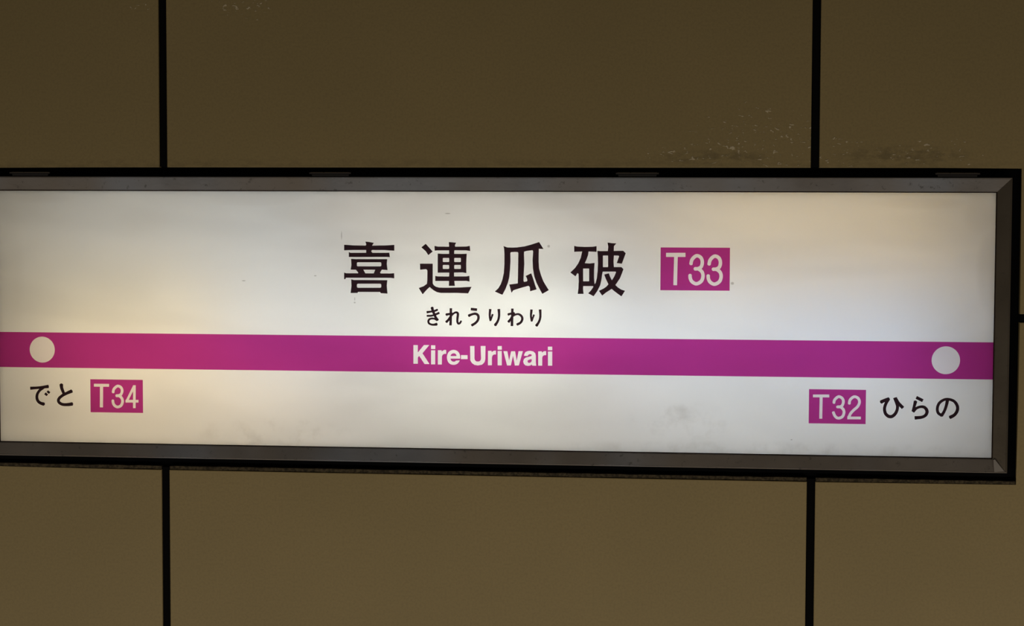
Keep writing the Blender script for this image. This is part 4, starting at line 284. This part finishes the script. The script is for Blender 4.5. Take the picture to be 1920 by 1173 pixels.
'K': [[[-163.8,-54.6],[-163.9,-54.7],[-164.0,-54.9],[-164.0,-85.3],[-163.9,-85.5],[-163.6,-85.6],[-157.0,-85.5],[-156.8,-85.5],[-156.6,-85.4],[-156.5,-85.1],[-156.5,-75.0],[-154.7,-72.9],[-154.3,-72.5],[-154.2,-72.6],[-153.9,-73.0],[-146.0,-84.9],[-145.3,-85.9],[-137.3,-85.8],[-137.2,-85.7],[-137.3,-85.4],[-141.1,-79.6],[-148.6,-68.3],[-148.7,-68.0],[-148.4,-67.6],[-137.6,-54.6],[-137.5,-54.4],[-137.5,-54.3],[-146.4,-54.4],[-155.9,-66.1],[-156.2,-66.5],[-156.4,-66.6],[-156.5,-66.5],[-156.6,-66.4],[-156.6,-55.0],[-156.6,-54.6],[-156.8,-54.5],[-156.9,-54.5]]],
'i': [[[-134.2,-54.6],[-134.4,-54.8],[-134.4,-54.9],[-134.4,-60.6],[-134.3,-60.8],[-134.0,-60.9],[-127.6,-60.8],[-127.4,-60.7],[-127.4,-60.5],[-127.4,-54.9],[-127.5,-54.6],[-127.7,-54.6]],[[-134.2,-62.9],[-134.4,-63.0],[-134.4,-63.2],[-134.4,-86.1],[-134.2,-86.2],[-134.1,-86.3],[-127.7,-86.2],[-127.5,-86.1],[-127.5,-85.9],[-127.5,-63.0],[-127.6,-62.9],[-127.9,-62.8]]],
'r': [[[-111.7,-62.0],[-114.5,-63.0],[-116.0,-64.6],[-116.5,-65.0],[-116.5,-65.0],[-116.6,-64.7],[-116.8,-62.8],[-116.9,-62.7],[-123.0,-62.7],[-123.1,-62.8],[-123.1,-86.2],[-123.1,-86.4],[-122.9,-86.4],[-116.7,-86.3],[-116.5,-86.2],[-116.4,-85.8],[-116.4,-83.3],[-116.3,-82.9],[-116.3,-80.4],[-116.3,-80.0],[-116.3,-77.5],[-116.2,-77.1],[-116.2,-73.0],[-115.2,-70.4],[-114.9,-70.0],[-112.5,-68.6],[-109.3,-68.5],[-109.1,-68.5],[-109.1,-68.4],[-109.1,-62.3],[-109.2,-62.3],[-109.5,-62.2],[-111.4,-62.0]]],
'e': [[[-97.5,-62.0],[-99.0,-62.1],[-100.1,-62.4],[-101.0,-62.7],[-102.1,-63.2],[-103.1,-63.8],[-104.5,-65.0],[-105.5,-66.1],[-106.1,-67.2],[-106.8,-68.5],[-107.1,-69.3],[-107.4,-70.4],[-107.8,-72.1],[-107.9,-73.4],[-107.9,-75.4],[-107.7,-77.0],[-107.2,-79.2],[-106.7,-80.4],[-106.2,-81.5],[-105.5,-82.6],[-104.8,-83.4],[-104.1,-84.1],[-103.2,-84.8],[-102.0,-85.5],[-101.0,-86.0],[-99.4,-86.4],[-98.5,-86.5],[-97.7,-86.6],[-95.8,-86.6],[-94.5,-86.4],[-93.3,-86.1],[-92.5,-85.7],[-91.1,-85.1],[-89.9,-84.2],[-89.3,-83.7],[-88.7,-82.9],[-87.8,-81.7],[-87.2,-80.8],[-86.6,-79.2],[-86.7,-79.1],[-87.2,-79.1],[-92.7,-79.5],[-93.1,-79.8],[-94.4,-81.0],[-97.0,-81.5],[-99.6,-80.5],[-101.3,-78.8],[-101.9,-76.6],[-101.9,-76.5],[-101.7,-76.4],[-86.1,-76.2],[-86.0,-76.2],[-85.9,-76.0],[-85.8,-74.7],[-85.9,-72.6],[-86.1,-71.2],[-86.3,-70.2],[-86.7,-68.8],[-87.1,-67.9],[-87.9,-66.6],[-88.6,-65.6],[-89.3,-64.8],[-90.2,-64.0],[-91.1,-63.4],[-92.3,-62.8],[-93.3,-62.4],[-94.7,-62.1],[-96.4,-61.9]],[[-96.8,-67.5],[-96.6,-67.5],[-94.1,-68.0],[-94.0,-68.1],[-92.4,-69.7],[-91.9,-71.7],[-91.9,-71.8],[-92.1,-71.9],[-97.0,-72.0],[-101.7,-72.0],[-101.9,-71.9],[-101.9,-71.8],[-101.1,-69.7],[-100.9,-69.4],[-99.0,-68.0]]],
'hyphen': [[[-84.3,-70.4],[-84.5,-70.6],[-84.5,-70.7],[-84.5,-76.8],[-84.5,-76.9],[-84.4,-77.0],[-73.7,-76.9],[-73.5,-76.8],[-73.4,-76.6],[-73.5,-70.7],[-73.5,-70.5],[-73.6,-70.4],[-73.9,-70.3]]],
'U': [[[-69.3,-55.1],[-69.4,-55.3],[-69.4,-56.6],[-69.3,-57.0],[-69.3,-59.5],[-69.2,-59.9],[-69.2,-62.4],[-69.2,-62.8],[-69.2,-65.4],[-69.1,-65.8],[-69.1,-68.3],[-69.1,-68.7],[-69.1,-71.2],[-69.0,-71.5],[-69.0,-74.1],[-69.0,-74.5],[-68.9,-78.8],[-66.4,-83.2],[-62.1,-86.2],[-61.9,-86.3],[-56.2,-87.2],[-49.8,-85.8],[-49.2,-85.4],[-45.3,-81.7],[-44.0,-76.5],[-43.8,-60.7],[-43.7,-55.5],[-43.7,-55.1],[-43.7,-54.9],[-43.7,-54.8],[-51.7,-54.9],[-51.7,-55.0],[-51.7,-56.8],[-51.6,-57.2],[-51.6,-58.9],[-51.6,-59.3],[-51.5,-64.9],[-51.4,-65.3],[-51.3,-69.0],[-51.3,-69.3],[-51.3,-71.0],[-51.2,-71.3],[-51.1,-75.0],[-51.1,-75.4],[-51.1,-75.9],[-51.2,-76.2],[-51.9,-78.6],[-53.9,-80.3],[-56.5,-80.7],[-59.0,-80.4],[-61.1,-78.7],[-62.0,-76.0],[-62.1,-55.1],[-62.2,-55.0]]],
'r2': [[[-28.7,-62.4],[-31.6,-63.3],[-32.8,-64.6],[-33.4,-65.2],[-33.5,-65.1],[-33.7,-63.1],[-33.8,-62.8],[-33.8,-62.7],[-39.5,-62.8],[-39.6,-62.9],[-39.6,-86.5],[-39.5,-86.6],[-39.4,-86.7],[-33.3,-86.6],[-33.1,-86.5],[-33.0,-85.6],[-33.0,-80.2],[-33.0,-79.8],[-33.0,-74.4],[-32.9,-73.2],[-32.0,-70.5],[-31.9,-70.3],[-31.6,-70.0],[-29.3,-68.7],[-26.6,-68.7],[-26.4,-68.6],[-26.4,-68.5],[-26.4,-62.5],[-26.5,-62.4]]],
'i2': [[[-23.3,-54.7],[-23.6,-54.8],[-23.6,-55.1],[-23.6,-60.3],[-23.5,-60.7],[-23.2,-60.8],[-17.0,-60.7],[-16.7,-60.6],[-16.6,-60.3],[-16.7,-55.0],[-16.7,-54.9],[-16.8,-54.7],[-17.1,-54.6]],[[-23.3,-62.8],[-23.5,-62.9],[-23.6,-63.2],[-23.5,-86.3],[-23.4,-86.5],[-23.1,-86.6],[-16.9,-86.5],[-16.7,-86.4],[-16.6,-86.1],[-16.7,-62.9],[-16.8,-62.8],[-17.1,-62.7]]],
'w': [[[-13.9,-63.1],[-14.0,-63.2],[-13.7,-64.5],[-8.3,-84.9],[-7.9,-86.4],[-7.9,-86.5],[-7.8,-86.6],[-1.8,-86.5],[-1.6,-86.5],[1.8,-71.0],[2.0,-70.9],[2.1,-71.0],[2.2,-71.5],[5.0,-86.4],[5.2,-86.5],[11.6,-86.3],[11.7,-86.1],[16.2,-70.0],[18.2,-62.9],[18.2,-62.7],[18.1,-62.7],[11.1,-62.8],[11.0,-62.9],[10.9,-63.8],[8.3,-77.8],[8.2,-78.1],[8.1,-78.2],[8.0,-78.1],[7.7,-76.5],[5.4,-63.1],[5.2,-63.0],[-1.1,-63.1],[-1.2,-63.2],[-1.3,-63.4],[-4.3,-77.5],[-4.4,-77.6],[-4.5,-77.6],[-4.6,-77.5],[-4.7,-77.2],[-7.5,-63.1],[-7.7,-63.0]]],
'a': [[[29.8,-62.0],[26.4,-62.4],[22.6,-64.0],[20.6,-67.5],[20.2,-70.2],[20.3,-70.2],[20.8,-70.3],[25.7,-70.6],[26.0,-70.3],[28.0,-68.0],[30.2,-67.4],[32.3,-68.0],[32.6,-68.1],[32.7,-68.3],[33.0,-69.4],[33.0,-69.6],[32.0,-70.7],[31.8,-70.8],[27.3,-72.0],[22.9,-73.2],[19.9,-75.8],[19.8,-75.9],[18.9,-79.7],[19.6,-82.6],[19.9,-83.5],[22.3,-86.0],[26.5,-86.9],[30.3,-86.3],[32.9,-84.6],[33.0,-84.7],[33.9,-86.3],[34.0,-86.4],[40.2,-86.4],[40.4,-86.3],[39.8,-80.9],[39.7,-69.9],[38.8,-66.0],[35.4,-62.9],[30.4,-62.0]],[[32.3,-75.5],[32.5,-75.4],[32.7,-75.6],[33.0,-78.2],[32.0,-80.5],[29.4,-81.9],[27.4,-81.7],[27.0,-81.6],[26.9,-81.5],[25.9,-79.3],[25.9,-79.1],[26.7,-77.5],[27.0,-77.3],[29.3,-76.4]]],
'r3': [[[54.3,-62.2],[51.8,-63.0],[50.0,-64.8],[49.9,-64.9],[49.8,-64.8],[49.7,-64.6],[49.6,-62.7],[49.5,-62.6],[43.7,-62.7],[43.5,-62.8],[43.6,-86.1],[43.7,-86.3],[50.1,-86.2],[50.3,-86.2],[50.3,-72.8],[51.2,-70.6],[51.4,-70.3],[51.6,-70.1],[53.7,-68.8],[56.5,-68.7],[56.6,-68.7],[56.7,-68.6],[56.6,-62.4],[56.5,-62.3]]],
'i3': [[[59.7,-54.8],[59.5,-54.9],[59.5,-55.1],[59.5,-60.3],[59.6,-60.5],[59.9,-60.6],[66.4,-60.5],[66.6,-60.4],[66.7,-60.2],[66.6,-55.1],[66.5,-54.8],[66.3,-54.7]],[[59.8,-62.8],[59.7,-62.9],[59.6,-63.1],[59.8,-85.9],[59.9,-86.1],[60.0,-86.1],[66.6,-86.0],[66.7,-85.9],[66.8,-85.7],[66.7,-62.9],[66.5,-62.7],[66.4,-62.7]]]}

# ---------------------------------------------------------------- the wall
wall = bpy.data.objects.new('wall_back', None); col.objects.link(wall)
wall['kind'] = 'structure'
TD = 0.012                                                    # tile thickness
GX0, GX1 = -0.9150, 0.8160                                    # opening cut for the sign box
GZ0, GZ1 = ZC - 0.2700, ZC + 0.2385
J = 0.00675                                                   # half a joint
xs = [-2.7405, -1.6638, -0.5871, 0.4896, 1.5663, 2.6430]
zj, zlo, zhi = ZC - 0.0011, ZC - 1.10, ZC + 1.10
for i in range(5):
    a, b = xs[i] + J, xs[i + 1] - J
    top, bot = zj + J, zj - J
    for up in (True, False):
        lo, hi = (top, zhi) if up else (zlo, bot)
        e = GZ1 if up else GZ0
        if b < GX0 or a > GX1: out = [(a, lo), (b, lo), (b, hi), (a, hi)]
        elif a > GX0 and b < GX1: out = [(a, e), (b, e), (b, hi), (a, hi)] if up else [(a, lo), (b, lo), (b, e), (a, e)]
        elif a < GX0:          # the sign bites into its right side
            out = [(a, lo), (GX0, lo), (GX0, e), (b, e), (b, hi), (a, hi)] if up else [(a, lo), (b, lo), (b, e), (GX0, e), (GX0, hi), (a, hi)]
        else:                  # the sign bites into its left side
            out = [(GX1, lo), (b, lo), (b, hi), (a, hi), (a, e), (GX1, e)] if up else [(a, lo), (b, lo), (b, hi), (GX1, hi), (GX1, e), (a, e)]
        slab('wall_tile', out, 0.0, TD, M_TILE, wall, 0.0012)
for i, x in enumerate(xs):
    if GX0 < x < GX1:
        slab('joint_seal', rect(x - J, GZ1 + .001, x + J, zhi), 0.004, TD, M_SEAL, wall)
        slab('joint_seal', rect(x - J, zlo, x + J, GZ0 + .004), 0.004, TD, M_SEAL, wall)
    else:
        slab('joint_seal', rect(x - J, zlo, x + J, zhi), 0.004, TD, M_SEAL, wall)
for a, b in ((xs[0] + J, xs[1] - J), (xs[1] + J, GX0 - .001), (GX1 + .001, xs[4] - J), (xs[4] + J, xs[5] - J)):
    slab('joint_seal', rect(a, zj - J, b, zj + J), 0.004, TD, M_SEAL, wall)
# rough mortar lip along the bottom of the opening, one length per tile, a hairline above the tile edge
M_LIP = lip_material()
def lip(a, b):
    random.seed(int((a + 2) * 1000))
    n = max(2, int((b - a) / 0.012))
    top = [(a + (b - a) * k / n, GZ0 + .0062 + random.uniform(-.0004, .0004)) for k in range(n, -1, -1)]
    bot = [(a + (b - a) * k / n, GZ0 + .0011 + random.uniform(-.0005, .0003)) for k in range(n + 1)]
    slab('mortar_lip', bot + top, 0.0012, TD, M_LIP, wall)
lip(GX0 + .004, xs[2] - J - .0006); lip(xs[2] + J + .0006, xs[3] - J - .0006); lip(xs[3] + J + .0006, GX1 - .002)
# black backing behind the tiles, open where the light box goes in
bk = bmesh.new()
HX0, HX1, HZ0, HZ1 = -0.9015, 0.8005, ZC - 0.2505, ZC + 0.2225
bm_box(bk, xs[0] - J, HX0, TD, TD + .02, zlo, zhi)
bm_box(bk, HX1, xs[5] + J, TD, TD + .02, zlo, zhi)
bm_box(bk, HX0, HX1, TD, TD + .02, zlo, HZ0)
bm_box(bk, HX0, HX1, TD, TD + .02, HZ1, zhi)
from_bm('wall_backing', bk, M_BLACK, wall)

# ---------------------------------------------------------------- the illuminated sign
sign = bpy.data.objects.new('station_name_sign', None); col.objects.link(sign)
sign.empty_display_size = 0.1
sign['label'] = 'long backlit white station sign with purple band and black characters, recessed in tiled wall'
sign['category'] = 'sign'
PX0, PX1, PZ0, PZ1 = -0.8744, 0.7754, ZC - 0.2259, ZC + 0.1987       # lit face
G = 0.0016
IX0, IX1, IZ0, IZ1 = PX0 - G, PX1 + G, PZ0 - G, PZ1 + G               # inner edge of the frame
OX0, OX1, OZ0, OZ1 = -0.9000, 0.7998, ZC - 0.2496, ZC + 0.2227        # outer edge of the frame

def rail(corner_a, corner_b, inner_a, inner_b, mat):
    """mitred rail: lip at the outside, then a slope running in to the acrylic"""
    bm = bmesh.new()
    def sect(o, i):
        o = Vector(o); i = Vector(i); d = (i - o)
        q = [(0.0, 0.030), (0.0, -0.0058), (0.02, -0.0066), (0.075, -0.0066), (0.105, -0.0058), (0.94, -0.0024), (1.0, -0.0014), (1.0, 0.0075), (0.9, 0.0075), (0.05, 0.030)]
        return [bm.verts.new((o.x + d.x * t, y, o.y + d.y * t)) for t, y in q]
    A, B = sect(corner_a, inner_a), sect(corner_b, inner_b)
    n = len(A)
    for k in range(n): bm.faces.new((A[k], A[(k + 1) % n], B[(k + 1) % n], B[k]))
    bm.faces.new(A); bm.faces.new(B[::-1])
    return from_bm('frame_rail', bm, mat, sign)
e = 0.00012                                                            # hairline mitre gap
rail((OX0 + e, OZ1), (OX1 - e, OZ1), (IX0 + e, IZ1), (IX1 - e, IZ1), M_RAIL)
rail((OX0 + e, OZ0), (OX1 - e, OZ0), (IX0 + e, IZ0), (IX1 - e, IZ0), M_RAIL)
rail((OX1, OZ0 + e), (OX1, OZ1 - e), (IX1, IZ0 + e), (IX1, IZ1 - e), M_RAILB)
rail((OX0, OZ0 + e), (OX0, OZ1 - e), (IX0, IZ0 + e), (IX0, IZ1 - e), M_RAILB)

def ring(name, a, b, y0, y1, mat, parent):
    bm = bmesh.new()
    (ax0, az0, ax1, az1), (bx0, bz0, bx1, bz1) = a, b
    bm_box(bm, ax0, ax1, y0, y1, bz1, az1); bm_box(bm, ax0, ax1, y0, y1, az0, bz0)
    bm_box(bm, ax0, bx0, y0, y1, bz0, bz1); bm_box(bm, bx1, ax1, y0, y1, bz0, bz1)
    return from_bm(name, bm, mat, parent)
ring('panel_gasket', (IX0, IZ0, IX1, IZ1), (PX0, PZ0, PX1, PZ1), 0.0002, 0.0074, M_GASKET, sign)

# acrylic sheet: face and rim
bm = bmesh.new()
fv = [bm.verts.new((x, 0.0, z)) for x, z in rect(PX0, PZ0, PX1, PZ1)]
rv = [bm.verts.new((x, 0.004, z)) for x, z in rect(PX0, PZ0, PX1, PZ1)]
bm.faces.new(fv)
for k in range(4): bm.faces.new((fv[k], rv[k], rv[(k + 1) % 4], fv[(k + 1) % 4]))
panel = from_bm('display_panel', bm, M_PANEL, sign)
panel['label'] = 'white backlit acrylic face'

# light box behind the face
CX0, CX1, CZ0, CZ1, CB = -0.893, 0.793, ZC - 0.243, ZC + 0.216, 0.150
bm = bmesh.new(); w = 0.003
bm_box(bm, CX0, CX1, CB, CB + w, CZ0, CZ1)
bm_box(bm, CX0, CX1, 0.0078, CB, CZ1 - w, CZ1); bm_box(bm, CX0, CX1, 0.0078, CB, CZ0, CZ0 + w)
bm_box(bm, CX0, CX0 + w, 0.0078, CB, CZ0 + w, CZ1 - w); bm_box(bm, CX1 - w, CX1, 0.0078, CB, CZ0 + w, CZ1 - w)
from_bm('light_box', bm, M_CAB, sign)

def tube(x0, x1, z, y, color, power):
    bm = bmesh.new()
    r = 0.008
    bmesh.ops.create_cone(bm, cap_ends=True, segments=12, radius1=r, radius2=r, depth=x1 - x0,
                          matrix=Matrix.Translation(((x0 + x1) / 2, y, ZC + z)) @ Matrix.Rotation(math.pi / 2, 4, 'Y'))
    o = from_bm('fluorescent_tube', bm, tube_material('tube_glow', color, power), sign)
    return o
LAMPS = [  # x0, x1, z, y, colour, strength : old and new lamps of different tints behind the face
    (-0.80, -0.50, -0.03, 0.105, (1.0, 0.807, 0.444), 5.16),
    (-0.49, -0.20, -0.03, 0.105, (0.816, 0.923, 1.0), 5.2),
    (-0.19, 0.10, -0.03, 0.105, (0.948, 0.99, 0.895), 10.4),
    (0.11, 0.40, -0.03, 0.105, (0.648, 0.801, 1.0), 6.0),
    (0.41, 0.70, -0.03, 0.105, (0.442, 0.645, 1.0), 5.1),
    (-0.80, -0.33, -0.135, 0.105, (1.0, 0.755, 0.46), 3.65),
    (-0.31, 0.21, -0.135, 0.105, (1.0, 0.5, 0.2), 0.7),
    (0.23, 0.72, -0.135, 0.105, (1.0, 0.995, 0.90), 2.39),
    (-0.80, -0.33, 0.125, 0.105, (0.75, 0.871, 1.0), 1.88),
    (-0.31, 0.21, 0.125, 0.105, (1.0, 0.74, 0.56), 1.32),
    (0.23, 0.72, 0.125, 0.105, (1.0, 0.645, 0.12), 3.27)]
for L in LAMPS: tube(*L)

# hinges in the gap above the frame
def hinge(x):
    h = bmesh.new()
    z = ZC + 0.2288
    for k in range(3):
        a = x - 0.0325 + k * 0.0222; b = a + (0.0200 if k != 1 else 0.0210)
        bmesh.ops.create_cone(h, cap_ends=True, segments=10, radius1=0.0021, radius2=0.0021, depth=b - a,
                              matrix=Matrix.Translation(((a + b) / 2, 0.010, z)) @ Matrix.Rotation(math.pi / 2, 4, 'Y'))
    hb = from_bm('hinge', h, M_HINGE, sign)
    p = bmesh.new(); bm_box(p, x - 0.031, x + 0.031, 0.0085, 0.0105, z - 0.0045, z + 0.0004)
    bmesh.ops.create_cone(p, cap_ends=True, segments=8, radius1=0.0015, radius2=0.0015, depth=0.070,
                          matrix=Matrix.Translation((x, 0.0070, z)) @ Matrix.Rotation(math.pi / 2, 4, 'Y'))
    from_bm('hinge_leaf', p, M_HINGE, hb)
for x in (-0.8207, -0.3050, 0.2040, 0.7158): hinge(x)

# scuffed patch on the lower right mitre
slab('scuffed_corner_patch', [(0.7778, ZC - .2282), (0.7800, ZC - .2276), (0.7950, ZC - .2465), (0.7795, ZC - .2478), (0.7785, ZC - .2400)], -0.0068, -0.0006, M_WORN, sign)

# ---- purple band with knocked-out lettering
YB, YL = -0.00035, -0.00035
bandf = [(-874.4, -40.0), (775.4, -40.0), (775.4, -99.7), (-874.4, -99.7)]
LET = ['K', 'i', 'r', 'e', 'hyphen', 'U', 'r2', 'i2', 'w', 'a', 'r3', 'i3']
dots = [disc(-799.5, -69.3, 22.0), disc(701.1, -69.6, 22.4)]
loops = [bandf] + dots
for k in LET: loops += GLYPH[k]
band = film('route_band', loops, YB, M_PURPLE, sign)
band['label'] = 'purple line band across the sign'
for d in dots: film('station_dot', [d], YL, M_WHITE, band)
for k in LET: film('hyphen' if k == 'hyphen' else 'letter', GLYPH[k], YL, M_WHITE, band)

# ---- number badges
def badge(rc, keys, label):
    lp = [rc]
    for k in keys: lp += GLYPH[k]
    b = film('number_badge', lp, YB, M_PURPLE, sign)
    b['label'] = label
    for j, k in enumerate(keys): film('letter' if j == 0 else 'digit', GLYPH[k], YL, M_WHITE, b)
badge(rect(243.0, 39.4, 355.1, 109.1), ['t33_T', 't33_3', 't33_3b'], 'large purple badge reading T33 beside the big black characters')
badge(rect(-716.1, -174.4, -625.0, -118.5), ['t34_T', 't34_3', 't34_4'], 'purple badge reading T34 below the band')
badge(rect(484.5, -174.6, 575.5, -119.0), ['t32_T', 't32_3', 't32_2'], 'purple badge reading T32 below the band')

# ---- black characters
for k in ('kanji_ki', 'kanji_ren', 'kanji_uri', 'kanji_wari'): film('large_character', GLYPH[k], YL, M_INK, panel)
for k in ('hira_ki', 'hira_re', 'hira_u', 'hira_ri', 'hira_wa', 'hira_ri_end', 'hira_de', 'hira_to', 'hira_hi', 'hira_ra', 'hira_no'):
    film('small_character', GLYPH[k], YL, M_INK, panel)
